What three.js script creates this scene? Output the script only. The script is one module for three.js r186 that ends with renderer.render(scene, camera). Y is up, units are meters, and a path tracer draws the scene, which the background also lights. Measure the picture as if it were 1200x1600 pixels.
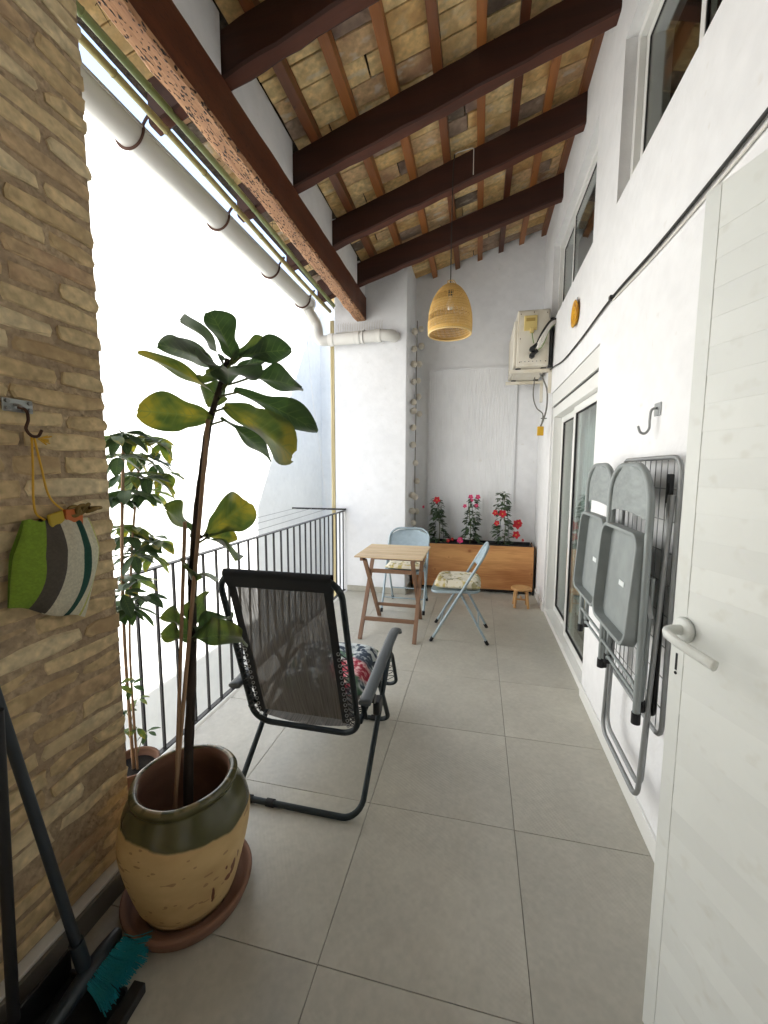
import * as THREE from 'three';
import { mergeGeometries } from 'three/addons/utils/BufferGeometryUtils.js';
import { RoundedBoxGeometry } from 'three/addons/geometries/RoundedBoxGeometry.js';

// ---------------------------------------------------------------- camera, sky, sun, exposure
const scene = new THREE.Scene();
const camera = new THREE.PerspectiveCamera(102.83, 768 / 1024, 0.02, 200);
camera.position.set(0, 1.44, 0);
camera.rotation.set(-0.10206, 0.22582, 0.00284, 'YXZ');

const SUN = new THREE.Vector3(0.42, 0.71, -0.56).normalize();
{
  const W = 256, H = 128, d = new Float32Array(W * H * 4);
  for (let j = 0; j < H; j++) for (let i = 0; i < W; i++) {
    const el = ((j + 0.5) / H - 0.5) * Math.PI, az = ((i + 0.5) / W - 0.5) * 2 * Math.PI;
    const y = Math.sin(el), x = Math.cos(az) * Math.cos(el), z = Math.sin(az) * Math.cos(el);
    const t = Math.pow(Math.max(0, 1 - Math.max(0, y)), 2.2), c = x * SUN.x + y * SUN.y + z * SUN.z;
    const glow = 0.1 * Math.pow(Math.max(0, c), 6);
    const o = (j * W + i) * 4;
    d[o] = 0.15 + 0.15 * t + glow; d[o + 1] = 0.22 + 0.12 * t + glow; d[o + 2] = 0.36 + 0.05 * t + glow * 0.9; d[o + 3] = 1;
    if (y < 0) { d[o] = 0.14; d[o + 1] = 0.13; d[o + 2] = 0.12; }
  }
  const sky = new THREE.DataTexture(d, W, H, THREE.RGBAFormat, THREE.FloatType);
  sky.mapping = THREE.EquirectangularReflectionMapping; sky.magFilter = THREE.LinearFilter; sky.needsUpdate = true;
  scene.background = sky; scene.environment = sky;
}
const sun = new THREE.DirectionalLight(new THREE.Color(1.0, 0.975, 0.945), 5);
sun.position.copy(SUN).multiplyScalar(30); sun.target.position.set(0, 0, -3);
sun.castShadow = true; sun.shadow.mapSize.set(2048, 2048);
Object.assign(sun.shadow.camera, { left: -12, right: 12, top: 12, bottom: -12, near: 1, far: 70 });
scene.add(sun, sun.target);

const renderer = new THREE.WebGLRenderer({ antialias: true });
renderer.setSize(768, 1024);
renderer.toneMapping = THREE.LinearToneMapping;
renderer.toneMappingExposure = 5.5;
renderer.shadowMap.enabled = true;

// ---------------------------------------------------------------- helpers
let seed = 7;
const rnd = () => { seed = (seed + 0x6d2b79f5) | 0; let t = Math.imul(seed ^ (seed >>> 15), 1 | seed); t = (t + Math.imul(t ^ (t >>> 7), 61 | t)) ^ t; return ((t ^ (t >>> 14)) >>> 0) / 4294967296; };
const rr = (a, b) => a + (b - a) * rnd();
const V = (x, y, z) => new THREE.Vector3(x, y, z);
const taken = {};
const numbered = (n) => { const k = taken[n] = (taken[n] ?? -1) + 1; return k ? n + '_' + String(k).padStart(3, '0') : n; };
function shadows(o) { o.castShadow = true; o.receiveShadow = true; return o; }
function thing(name, label, category, group) {
  const g = new THREE.Group(); g.name = numbered(name); g.userData = { label, category };
  if (group) g.userData.group = group; scene.add(g); return g;
}
function part(parent, name, geo, mat) { const m = shadows(new THREE.Mesh(geo, mat)); m.name = name; parent.add(m); return m; }
function sub(parent, name) { const g = new THREE.Group(); g.name = name; parent.add(g); return g; }
function solo(name, label, category, geo, mat, group) {
  const m = shadows(new THREE.Mesh(geo, mat)); m.name = numbered(name); m.userData = { label, category }; if (group) m.userData.group = group; scene.add(m); return m;
}
function structure(name, geo, mat, label) { const m = shadows(new THREE.Mesh(geo, mat)); m.name = numbered(name); m.userData = { kind: 'structure', label, category: name.replace(/_/g, ' ').split(' ').slice(-1)[0] }; scene.add(m); return m; }
function uvAxes(g, grain = 'x', ou = 0, ov = 0) {          // uv in metres, u along the grain, per face
  if (g.index) g = g.toNonIndexed();
  const p = g.attributes.position, n = g.attributes.normal, uv = new Float32Array(p.count * 2);
  for (let i = 0; i < p.count; i += 3) {
    let nx = 0, ny = 0, nz = 0;
    for (let k = 0; k < 3; k++) { nx += n.getX(i + k); ny += n.getY(i + k); nz += n.getZ(i + k); }
    nx = Math.abs(nx); ny = Math.abs(ny); nz = Math.abs(nz);
    for (let k = 0; k < 3; k++) {
      const q = [p.getX(i + k), p.getY(i + k), p.getZ(i + k)]; let u, v;
      const ax = nx >= ny && nx >= nz ? 0 : ny >= nz ? 1 : 2, gi = 'xyz'.indexOf(grain);
      if (ax === gi) { u = q[(gi + 1) % 3]; v = q[(gi + 2) % 3]; } else { u = q[gi]; v = q[3 - gi - ax]; }
      uv[(i + k) * 2] = u + ou; uv[(i + k) * 2 + 1] = v + ov;
    }
  }
  g.setAttribute('uv', new THREE.BufferAttribute(uv, 2)); return g;
}
function bx(x0, x1, y0, y1, z0, z1, grain = 'x', r = 0) {
  const w = x1 - x0, h = y1 - y0, d = z1 - z0;
  let g = r ? new RoundedBoxGeometry(w, h, d, 1, Math.min(r, w / 2.1, h / 2.1, d / 2.1)) : new THREE.BoxGeometry(w, h, d);
  g = uvAxes(g, grain, rr(0, 5), rr(0, 5)); g.translate((x0 + x1) / 2, (y0 + y1) / 2, (z0 + z1) / 2); return g;
}
const merge = (a) => { const l = a.map((g) => { const q = g.index ? g.toNonIndexed() : g; for (const k of Object.keys(q.attributes)) if (!['position', 'normal', 'uv'].includes(k)) q.deleteAttribute(k); q.morphAttributes = {}; return q; }); return mergeGeometries(l); };
class Rounded extends THREE.Curve {                          // polyline with filleted corners
  constructor(pts, f, closed) {
    super(); this.cp = new THREE.CurvePath(); const n = pts.length;
    const cut = (a, b, r) => a.clone().add(b.clone().sub(a).setLength(Math.min(r, a.distanceTo(b) * 0.49)));
    let prev = closed ? cut(pts[0], pts[1], f) : pts[0]; const start = prev;
    for (let i = 1; i < n + (closed ? 1 : -1); i++) {
      const c = pts[i % n], a = pts[i - 1], b = pts[(i + 1) % n], p = cut(c, a, f), q = cut(c, b, f);
      if (prev.distanceTo(p) > 1e-5) this.cp.add(new THREE.LineCurve3(prev, p));
      this.cp.add(new THREE.CubicBezierCurve3(p, p.clone().lerp(c, 0.56), q.clone().lerp(c, 0.56), q)); prev = q;
    }
    const end = closed ? start : pts[n - 1]; if (prev.distanceTo(end) > 1e-5) this.cp.add(new THREE.LineCurve3(prev, end));
  }
  getPoint(t, o = V()) { return o.copy(this.cp.getPoint(t)); }
}
function tube(pts, r, f = 0.02, seg = 0, sides = 10, closed = false) {
  const c = f > 0 && pts.length > 2 ? new Rounded(pts, f, closed) : pts.length > 2 ? new THREE.CatmullRomCurve3(pts, closed) : new THREE.LineCurve3(pts[0], pts[1]);
  const n = seg || (pts.length > 2 ? Math.max(16, Math.round(c.getLength() / 0.025)) : 1);
  const g = new THREE.TubeGeometry(c, Math.min(n, 160), r, sides, closed);
  if (closed) return g;
  const caps = [0, 1].map((t) => { const s = new THREE.CircleGeometry(r, sides), d = c.getTangent(t).multiplyScalar(t ? 1 : -1), q = new THREE.Quaternion().setFromUnitVectors(V(0, 0, 1), d.normalize()); s.applyQuaternion(q); const p = c.getPoint(t); s.translate(p.x, p.y, p.z); return s; });
  return merge([g, ...caps]);
}
const spline = (pts, r, seg = 0, sides = 8) => tube(pts, r, 0, seg || pts.length * 8, sides);
function lathe(prof, seg = 48) { return new THREE.LatheGeometry(prof.map((p) => new THREE.Vector2(p[0], p[1])), seg); }
function place(g, x, y, z, ry = 0, rx = 0, rz = 0) { g.applyMatrix4(new THREE.Matrix4().compose(V(x, y, z), new THREE.Quaternion().setFromEuler(new THREE.Euler(rx, ry, rz, 'YXZ')), V(1, 1, 1))); return g; }
// a bar between two points: grain along it
function bar(a, b, w, h, up = V(0, 1, 0), r = 0.002) {
  const d = b.clone().sub(a), L = d.length(), g = bx(-w / 2, w / 2, -h / 2, h / 2, -L / 2, L / 2, 'z', r);
  const z = d.normalize(), x = up.clone().cross(z).normalize(), y = z.clone().cross(x);
  g.applyMatrix4(new THREE.Matrix4().makeBasis(x, y, z).setPosition(a.clone().add(b).multiplyScalar(0.5))); return g;
}
// sweep an oval section along points
function sweepOval(pts, w, h, seg = 24, up = V(0, 1, 0), taper = null) {
  const c = new THREE.CatmullRomCurve3(pts), N = 12, pos = [], uv = [], idx = [];
  for (let i = 0; i <= seg; i++) {
    const t = i / seg, p = c.getPoint(t), z = c.getTangent(t), x = up.clone().cross(z).normalize(), y = z.clone().cross(x), k = taper ? taper(t) : 1;
    for (let j = 0; j <= N; j++) {
      const a = (j / N) * Math.PI * 2, ca = Math.cos(a), sa = Math.sin(a), q = Math.pow(Math.pow(Math.abs(ca), 3) + Math.pow(Math.abs(sa), 3), -1 / 3);
      const v = p.clone().addScaledVector(x, ca * q * w * k / 2).addScaledVector(y, sa * q * h * k / 2); pos.push(v.x, v.y, v.z); uv.push(t * c.getLength(), j / N * 0.1);
    }
  }
  for (let i = 0; i < seg; i++) for (let j = 0; j < N; j++) { const a = i * (N + 1) + j, b = a + N + 1; idx.push(a, a + 1, b, b, a + 1, b + 1); }
  for (const e of [0, seg]) for (let j = 1; j < N - 1; j++) { const o = e * (N + 1); e ? idx.push(o, o + j, o + j + 1) : idx.push(o, o + j + 1, o + j); }
  const g = new THREE.BufferGeometry(); g.setAttribute('position', new THREE.Float32BufferAttribute(pos, 3)); g.setAttribute('uv', new THREE.Float32BufferAttribute(uv, 2)); g.setIndex(idx); g.computeVertexNormals(); return g;
}
function gridSurface(nu, nv, f, flip = false) {               // f(u,v) -> Vector3
  const pos = [], uv = [], idx = [];
  for (let j = 0; j <= nv; j++) for (let i = 0; i <= nu; i++) { const p = f(i / nu, j / nv); pos.push(p.x, p.y, p.z); uv.push(i / nu, j / nv); }
  for (let j = 0; j < nv; j++) for (let i = 0; i < nu; i++) { const a = j * (nu + 1) + i, b = a + nu + 1; flip ? idx.push(a, b, a + 1, b, b + 1, a + 1) : idx.push(a, a + 1, b, b, a + 1, b + 1); }
  const g = new THREE.BufferGeometry(); g.setAttribute('position', new THREE.Float32BufferAttribute(pos, 3)); g.setAttribute('uv', new THREE.Float32BufferAttribute(uv, 2)); g.setIndex(idx); g.computeVertexNormals(); return g;
}
// worn brick: wavy ten-point outline, rounded arris, 50 triangles
function wornBrick(w, h, d, ch, jit) {
  const o = [[-1, -1], [-0.33, -1], [0.33, -1], [1, -1], [1, 0], [1, 1], [0.33, 1], [-0.33, 1], [-1, 1], [-1, 0]], j = () => rr(-jit, jit), n = 10, A = [], B = [], C = [];
  for (const [x, y] of o) { const cr = Math.abs(x) === 1 && Math.abs(y) === 1 ? rr(0.002, 0.007) : 0; A.push(V(x * w / 2 + j() - Math.sign(x) * cr, y * h / 2 + j() - Math.sign(y) * cr, -d / 2)); }
  o.forEach(([x, y], k) => { B.push(V(A[k].x, A[k].y, d / 2 - ch)); C.push(V(A[k].x - x * ch * rr(0.8, 1.8) * (Math.abs(x) < 1 ? 0.3 : 1), A[k].y - y * ch * rr(0.6, 1.3), d / 2 - rr(0, ch * 0.3))); });
  const ctr = V(j() * 3, j(), d / 2), q = [];
  for (let k = 0; k < n; k++) { const m = (k + 1) % n; q.push(A[k], A[m], B[m], A[k], B[m], B[k], B[k], B[m], C[m], B[k], C[m], C[k], C[k], C[m], ctr); }
  const g = new THREE.BufferGeometry().setFromPoints(q); g.computeVertexNormals(); return g;
}
// chipped block: front face (+z) chamfered, corners moved a little; 18 triangles + back
function chipped(w, h, d, ch, jit) {
  const c = [[-1, -1], [1, -1], [1, 1], [-1, 1]], j = () => rr(-jit, jit), P = [];
  for (const [x, y] of c) P.push(V(x * w / 2 + j(), y * h / 2 + j(), -d / 2));
  for (let k = 0; k < 4; k++) { const [x, y] = c[k]; P.push(V(P[k].x + j() * 0.4, P[k].y + j() * 0.4, d / 2 - ch)); }
  for (let k = 0; k < 4; k++) { const [x, y] = c[k]; P.push(V(P[k + 4].x - x * ch * rr(0.8, 2), P[k + 4].y - y * ch * rr(0.6, 1.3), d / 2 + j() * 0.5)); }
  const q = []; const quad = (a, b, e, f) => q.push(P[a], P[b], P[e], P[a], P[e], P[f]);
  quad(8, 9, 10, 11); quad(3, 2, 1, 0);
  for (let k = 0; k < 4; k++) { const n = (k + 1) % 4; quad(k, n, n + 4, k + 4); quad(k + 4, n + 4, n + 8, k + 8); }
  const g = new THREE.BufferGeometry().setFromPoints(q); g.computeVertexNormals(); return g;
}
function roundRect(w, h, r) { const s = new THREE.Shape(), x = -w / 2, y = -h / 2; s.moveTo(x + r, y); s.lineTo(x + w - r, y); s.absarc(x + w - r, y + r, r, -Math.PI / 2, 0); s.lineTo(x + w, y + h - r); s.absarc(x + w - r, y + h - r, r, 0, Math.PI / 2); s.lineTo(x + r, y + h); s.absarc(x + r, y + h - r, r, Math.PI / 2, Math.PI); s.lineTo(x, y + r); s.absarc(x + r, y + r, r, Math.PI, Math.PI * 1.5); return s; }

// ---------------------------------------------------------------- textures
const PERM = new Uint8Array(512); { const a = [...Array(256).keys()]; for (let i = 255; i > 0; i--) { const j = Math.floor(rnd() * (i + 1)); [a[i], a[j]] = [a[j], a[i]]; } for (let i = 0; i < 512; i++) PERM[i] = a[i & 255]; }
function vn(x, y, px, py, s = 0) {
  const xi = Math.floor(x), yi = Math.floor(y), fx = x - xi, fy = y - yi, u = fx * fx * (3 - 2 * fx), v = fy * fy * (3 - 2 * fy);
  const h = (a, b) => PERM[(PERM[(((a % px) + px) % px + s * 17) & 255] + ((b % py) + py) % py + s * 31) & 255] / 255;
  return (h(xi, yi) * (1 - u) + h(xi + 1, yi) * u) * (1 - v) + (h(xi, yi + 1) * (1 - u) + h(xi + 1, yi + 1) * u) * v;
}
function fbm(u, v, fx, fy, oct = 4, s = 0) { let a = 0.5, t = 0, n = 0; for (let o = 0; o < oct; o++) { t += a * vn(u * fx, v * fy, fx, fy, s + o); n += a; a *= 0.5; fx *= 2; fy *= 2; } return t / n; }
function tex(n, f, srgb = true, rep = [1, 1]) {
  const d = new Uint8Array(n * n * 4);
  for (let j = 0; j < n; j++) for (let i = 0; i < n; i++) { const c = f((i + 0.5) / n, (j + 0.5) / n), o = (j * n + i) * 4; for (let k = 0; k < 3; k++) d[o + k] = Math.max(0, Math.min(255, c[k])); d[o + 3] = 255; }
  const t = new THREE.DataTexture(d, n, n, THREE.RGBAFormat); t.wrapS = t.wrapT = THREE.RepeatWrapping; t.magFilter = THREE.LinearFilter; t.minFilter = THREE.LinearMipmapLinearFilter; t.generateMipmaps = true;
  if (srgb) t.colorSpace = THREE.SRGBColorSpace; t.repeat.set(...rep); t.needsUpdate = true; return t;
}
const mix = (a, b, t) => a.map((x, i) => x + (b[i] - x) * t), sc = (c, k) => c.map((x) => x * k), g3 = (v) => [v, v, v], clamp01 = (x) => Math.max(0, Math.min(1, x));
const std = (o) => new THREE.MeshStandardMaterial({ roughness: 0.7, ...o }), phy = (o) => new THREE.MeshPhysicalMaterial({ roughness: 0.6, ...o });

const plasterBump = tex(512, (u, v) => g3(255 * (0.5 * fbm(u, v, 6, 6, 4, 3) + 0.35 * fbm(u, v, 40, 40, 3, 9) + 0.15 * fbm(u, v, 120, 120, 2, 5))), false);
function plaster(rgb, dirt, s, rep = 0.7) {
  return std({ map: tex(512, (u, v) => { const a = fbm(u, v, 4, 4, 5, s), b = fbm(u, v, 24, 24, 3, s + 4), spot = Math.max(0, fbm(u, v, 34, 34, 2, s + 8) - 0.84) * 4; return mix(sc(rgb, 1 + (a - 0.5) * 0.06 + (b - 0.5) * 0.04), dirt, clamp01((a - 0.62) * 0.9) * 0.25 + spot * 0.6); }, true, [rep, rep]), roughness: 0.9, bumpMap: plasterBump, bumpScale: 0.0026 });
}
function woodTex(base, dark, s, n = 512, opt = {}) {
  const { fx = 3, fy = 40, knots = 0, contrast = 0.7, pits = 0 } = opt;
  const K = []; for (let i = 0; i < knots; i++) K.push([rnd(), rnd(), rr(0.012, 0.03)]);
  const f = (u, v) => {
    let w = 0.03 * (fbm(u, v, 3, 3, 3, s + 2) - 0.5), kk = 0;
    for (const [a, b, r] of K) { let dx = Math.abs(u - a); dx = Math.min(dx, 1 - dx); let dy = Math.abs(v - b); dy = Math.min(dy, 1 - dy); const q = Math.exp(-(dx * dx * 0.25 + dy * dy) / (r * r)); w += q * 0.03; kk = Math.max(kk, Math.exp(-(dx * dx + dy * dy) / (r * r * 0.35))); }
    const g = fbm(u, v + w, fx, fy, 4, s), g2 = fbm(u, v + w * 2, 2, 10, 3, s + 5), fine = fbm(u, v, 12, 160, 2, s + 7);
    let pit = 0; if (pits) { const p = vn(u * 58, v * 210, 58, 210, s + 11) * 0.65 + vn(u * 120, v * 250, 120, 250, s + 12) * 0.35; pit = clamp01((p - (0.66 - 0.18 * (fbm(u, v, 3, 4, 2, s + 13) - 0.4))) * 9) * pits; }
    return { t: clamp01((0.55 * g + 0.3 * g2 + 0.15 * fine - 0.35) * 1.9 * contrast + kk * 0.8), pit };
  };
  return { map: tex(n, (u, v) => { const { t, pit } = f(u, v); return mix(mix(base, dark, t), sc(dark, 0.35), pit); }), bumpMap: tex(n, (u, v) => { const { t, pit } = f(u, v); return g3(255 * (0.9 - 0.35 * t - 0.55 * pit)); }, false) };
}
function wood(base, dark, s, o = {}) { const { rough = 0.6, bump = 0.002, rep = 1, coat = 0, ...w } = o, t = woodTex(base, dark, s, o.n ?? 512, w); t.map.repeat.set(rep, rep); t.bumpMap.repeat.set(rep, rep); return phy({ ...t, roughness: rough, bumpScale: bump, clearcoat: coat, clearcoatRoughness: 0.35 }); }
function clay(base, dark, s, rep = 1.6, bump = 0.006, white = 0.0) {
  const f = (u, v) => { const a = fbm(u, v, 5, 5, 4, s), b = fbm(u, v, 30, 30, 3, s + 3), c = fbm(u, v, 9, 16, 3, s + 6); return [a, b, c]; };
  return std({ map: tex(512, (u, v) => { const [a, b, c] = f(u, v); let col = mix(sc(base, 0.82 + 0.34 * b), dark, clamp01((a - 0.48) * 2.2)); if (white) col = mix(col, [214, 206, 190], clamp01((c - 0.62) * 5) * white); return col; }, true, [rep, rep]), bumpMap: tex(512, (u, v) => { const [a, b] = f(u, v); return g3(255 * (0.4 * a + 0.6 * b)); }, false, [rep, rep]), bumpScale: bump, roughness: 0.92 });
}
const paint = (hex, rough = 0.45, o = {}) => phy({ color: hex, roughness: rough, ...o });
const scuff = tex(256, (u, v) => g3(255 * (0.42 + 0.35 * fbm(u, v, 6, 6, 5, 21))), false, [3, 3]);

const M = {};
M.whiteWall = plaster([232, 232, 232], [210, 205, 196], 1);
M.backWall = plaster([234, 235, 237], [210, 207, 200], 6);
M.outerWall = plaster([222, 221, 216], [198, 194, 184], 11, 0.3);
M.floorTile = [0, 1, 2].map((k) => {
  const f = (u, v) => [fbm(u, v, 3, 3, 5, 31 + k * 7), fbm(u, v, 60, 60, 2, 33 + k), fbm(u, v, 14, 14, 3, 36 + k)];
  return std({
    map: tex(512, (u, v) => { const [a, b, c] = f(u, v); return mix(sc([179, 175, 162], 0.90 + 0.14 * a + 0.07 * b), [163, 156, 143], clamp01((c - 0.5) * 1.6) * 0.5); }, true, [1.1, 1.1]),
    roughnessMap: tex(256, (u, v) => g3(255 * (0.30 + 0.2 * fbm(u, v, 5, 5, 4, 41 + k))), false, [1.1, 1.1]), roughness: 1,
    bumpMap: tex(512, (u, v) => { const st = 0.5 + 0.5 * Math.sin((u + v * 0.35 + 0.02 * fbm(u, v, 6, 6, 2, 3)) * 2 * Math.PI * 60) * Math.sin((v * 1.1 + u * 0.1) * 2 * Math.PI * 50); return g3(255 * (0.6 * st * clamp01(fbm(u, v, 4, 4, 3, 44 + k) * 2.2 - 0.5) + 0.4 * fbm(u, v, 90, 90, 2, 45))); }, false, [1.1, 1.1]), bumpScale: 0.0011,
  });
});
M.skirtGrey = std({ color: 0x77746c, roughness: 0.7 });  // grey kerb tile, with part of its shade put into the colour
M.grout = std({ color: 0x6a645b, roughness: 0.95 });
M.brick = [clay([210, 188, 146], [184, 156, 112], 51), clay([200, 176, 134], [170, 142, 106], 55), clay([216, 198, 160], [192, 168, 126], 59), clay([190, 164, 128], [168, 134, 108], 63)];
M.mortar = clay([182, 160, 130], [148, 126, 102], 67, 2.2, 0.02);
M.roofTile = [clay([228, 200, 146], [186, 148, 94], 71, 1.4, 0.004, 0.5), clay([216, 182, 124], [168, 126, 76], 75, 1.4, 0.004, 0.2), clay([208, 176, 132], [164, 124, 96], 79, 1.4, 0.004, 0.7), clay([160, 138, 118], [118, 96, 88], 83, 1.4, 0.004, 0.3), clay([110, 96, 82], [76, 64, 56], 87, 1.4, 0.004, 0.6)];
M.dirt = clay([70, 58, 44], [40, 34, 28], 91, 2, 0.02);
M.beam = wood([62, 28, 14], [28, 13, 8], 101, { fx: 2, fy: 26, rough: 0.72, bump: 0.004, rep: 0.8 });
M.beamRed = wood([84, 40, 20], [48, 23, 13], 103, { fx: 2, fy: 26, rough: 0.7, bump: 0.004, rep: 0.8 });
M.joist = [wood([164, 104, 54], [104, 62, 30], 105, { fx: 2, fy: 20, knots: 5, rough: 0.45 }), wood([130, 78, 42], [82, 47, 25], 109, { fx: 2, fy: 20, knots: 4, rough: 0.45 }), wood([96, 52, 30], [58, 30, 18], 111, { fx: 2, fy: 20, knots: 4, rough: 0.45 })];
M.eaveDark = wood([104, 56, 30], [52, 26, 14], 113, { fx: 2, fy: 18, rough: 0.55, bump: 0.004, rep: 0.9, pits: 0.25 });
M.eaveRaw = wood([194, 148, 108], [120, 82, 58], 117, { fx: 2, fy: 26, contrast: 1.25, rough: 0.8, bump: 0.012, rep: 0.9, pits: 1, n: 1024 });
M.pine = wood([212, 158, 100], [150, 92, 48], 121, { fx: 2, fy: 9, knots: 9, contrast: 1.35, rough: 0.5, bump: 0.0008, rep: 0.9, n: 1024 });
M.tableTop = wood([214, 192, 158], [172, 142, 106], 125, { fx: 2, fy: 30, rough: 0.65, rep: 1.2 });
M.tableLeg = wood([134, 102, 78], [90, 64, 48], 129, { fx: 2, fy: 30, rough: 0.6, rep: 1.2 });
M.stool = wood([206, 160, 104], [160, 112, 64], 133, { fx: 2, fy: 24, rough: 0.5, rep: 1.3 });
M.stake = wood([164, 134, 104], [110, 84, 62], 137, { fx: 2, fy: 30, rough: 0.8, rep: 2 });
M.cane = std({ map: tex(256, (u, v) => mix([162, 168, 108], [108, 130, 76], clamp01(fbm(u, v, 4, 2, 4, 141) * 1.6 - 0.3)), true, [1, 1]), roughness: 0.5 });
M.cane2 = std({ map: tex(256, (u, v) => mix([172, 160, 104], [122, 116, 66], clamp01(fbm(u, v, 4, 2, 4, 145) * 1.6 - 0.3))), roughness: 0.55 });
M.twig = std({ color: 0x5e4a30, roughness: 1 });
M.pvcGrey = std({ map: tex(256, (u, v) => sc([196, 194, 188], 0.94 + 0.1 * fbm(u, v, 4, 4, 4, 149)), true), roughness: 0.45 });
M.pvcWhite = std({ map: tex(256, (u, v) => sc([226, 224, 218], 0.93 + 0.1 * fbm(u, v, 4, 4, 4, 151))), roughness: 0.5 });
M.rust = std({ map: tex(256, (u, v) => mix([104, 74, 60], [60, 40, 34], fbm(u, v, 8, 8, 4, 153))), roughness: 0.8, metalness: 0.3 });
M.cream = std({ map: tex(256, (u, v) => mix([216, 204, 164], [178, 160, 112], clamp01(fbm(u, v, 3, 9, 4, 155) * 1.5 - 0.3))), roughness: 0.6 });
M.blackMetal = std({ map: tex(256, (u, v) => mix([22, 22, 24], [40, 37, 35], fbm(u, v, 6, 6, 4, 157))), roughness: 0.55, metalness: 0.2 });
M.darkTube = phy({ color: 0x2b3234, roughnessMap: scuff, roughness: 1, metalness: 0.55 });
M.plasticGrey = std({ color: 0x4a4f50, roughness: 0.55 });
M.plasticBlack = std({ color: 0x17181a, roughness: 0.5 });
M.rubber = std({ color: 0x101112, roughness: 0.75 });
M.chairGrey = phy({ map: tex(256, (u, v) => sc([144, 150, 149], 0.9 + 0.16 * fbm(u, v, 5, 5, 5, 161)), true, [2, 2]), roughnessMap: scuff, roughness: 1, metalness: 0.35 });
M.chairBlue = phy({ map: tex(256, (u, v) => sc([158, 174, 182], 0.92 + 0.12 * fbm(u, v, 5, 5, 5, 163)), true, [2, 2]), roughnessMap: scuff, roughness: 1, metalness: 0.25 });
M.steel = phy({ color: 0x9a9c9c, roughnessMap: scuff, roughness: 1, metalness: 0.85 });
M.galv = phy({ color: 0xa8abab, roughness: 0.4, metalness: 0.8, bumpMap: plasterBump, bumpScale: 0.002 });
M.frameWhite = paint(0xe6e6e2, 0.35);
M.doorWhite = phy({ map: tex(512, (u, v) => mix(sc([226, 229, 224], 0.95 + 0.07 * fbm(u, v, 4, 4, 5, 165)), [206, 206, 196], clamp01((fbm(u, v, 30, 30, 3, 166) - 0.66) * 4) * 0.5)), roughness: 0.42 });
M.gasket = std({ color: 0x141517, roughness: 0.7 });
M.glass = phy({ color: 0xf0f6f4, transmission: 1, roughness: 0.02, thickness: 0, ior: 1.5 });
M.acWhite = std({ map: tex(256, (u, v) => mix([224, 218, 204], [196, 184, 158], clamp01(fbm(u, v, 4, 6, 5, 167) * 1.8 - 0.6))), roughness: 0.5 });
M.acYellow = std({ color: 0xd8c27e, roughness: 0.5 });
M.yellow = std({ color: 0xd9a92c, roughness: 0.45 });
M.terracotta = std({ map: tex(256, (u, v) => mix([150, 112, 90], [112, 80, 64], fbm(u, v, 5, 5, 5, 169))), roughness: 0.85, bumpMap: plasterBump, bumpScale: 0.002 });
M.soil = clay([46, 36, 28], [24, 19, 15], 171, 6, 0.02);
M.bark = std({ map: tex(256, (u, v) => mix([78, 64, 52], [36, 30, 26], clamp01(fbm(u, v, 10, 14, 4, 173) * 1.5 - 0.2))), roughness: 0.95, bumpMap: plasterBump, bumpScale: 0.006 });
M.stemGreen = std({ color: 0x5c6434, roughness: 0.7 });
M.cotton = std({ color: 0xe0d9cb, roughness: 0.95 });
M.string = std({ color: 0x6e6558, roughness: 0.9 });
M.wicker = [std({ color: 0xd8b168, roughness: 0.65 }), std({ color: 0xb88c46, roughness: 0.65 }), std({ color: 0xe0c285, roughness: 0.65 })];
M.cable = std({ color: 0x22211f, roughness: 0.6 });
M.cableGrey = std({ color: 0x73706a, roughness: 0.6 });
M.cableWhite = std({ color: 0xdcd8d0, roughness: 0.6 });
M.cableGreen = std({ color: 0x7c9a5a, roughness: 0.6 });
M.liner = std({ color: 0x1b1d20, roughness: 0.6 });
M.room = std({ color: 0x8f8a82, roughness: 0.9 });
M.curtain = phy({ color: 0xd8dedd, roughness: 0.95, transmission: 0.35, thickness: 0 });

// ---------------------------------------------------------------- setting: floor
const WX = 0.68, RAILX = -1.54, PZ = -4.58, BZ = -5.2, PIERX = -1.19, PIERZ = -1.125, PIERE = 0.25;
{
  const floor = structure('terrace_floor', bx(-1.5, WX + 0.02, -0.03, -0.005, -5.25, 1.3), M.grout, 'terrace floor of large square grey beige porcelain tiles');
  const xs = [-1.5]; for (let x = -1.022; x < WX; x += 0.6) xs.push(x); xs.push(WX + 0.01);
  const zs = [1.3]; for (let z = -0.385 + 1.2; z > -5.2; z -= 0.6) zs.push(z); zs.push(-5.22);
  for (let i = 0; i < xs.length - 1; i++) for (let j = 0; j < zs.length - 1; j++) {
    const w = xs[i + 1] - xs[i] - 0.0022, d = zs[j] - zs[j + 1] - 0.0022; if (w < 0.02 || d < 0.02) continue;
    let g = new RoundedBoxGeometry(w, 0.012, d, 1, 0.0012); g = uvAxes(g, i % 2 ? 'x' : 'z', rr(0, 7), rr(0, 7));
    g.translate((xs[i] + xs[i + 1]) / 2, -0.006 + rr(-0.0004, 0.0003), (zs[j] + zs[j + 1]) / 2);
    part(floor, 'tile', g, M.floorTile[Math.floor(rnd() * 3)]);
  }
  structure('floor_slab', merge([bx(-1.58, 3.8, -0.35, -0.032, -5.5, 1.5), bx(-1.575, -1.503, -0.0315, -0.02, PZ, PIERZ)]), M.outerWall, 'pale rendered edge of the terrace slab below the railing');
}
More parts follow.
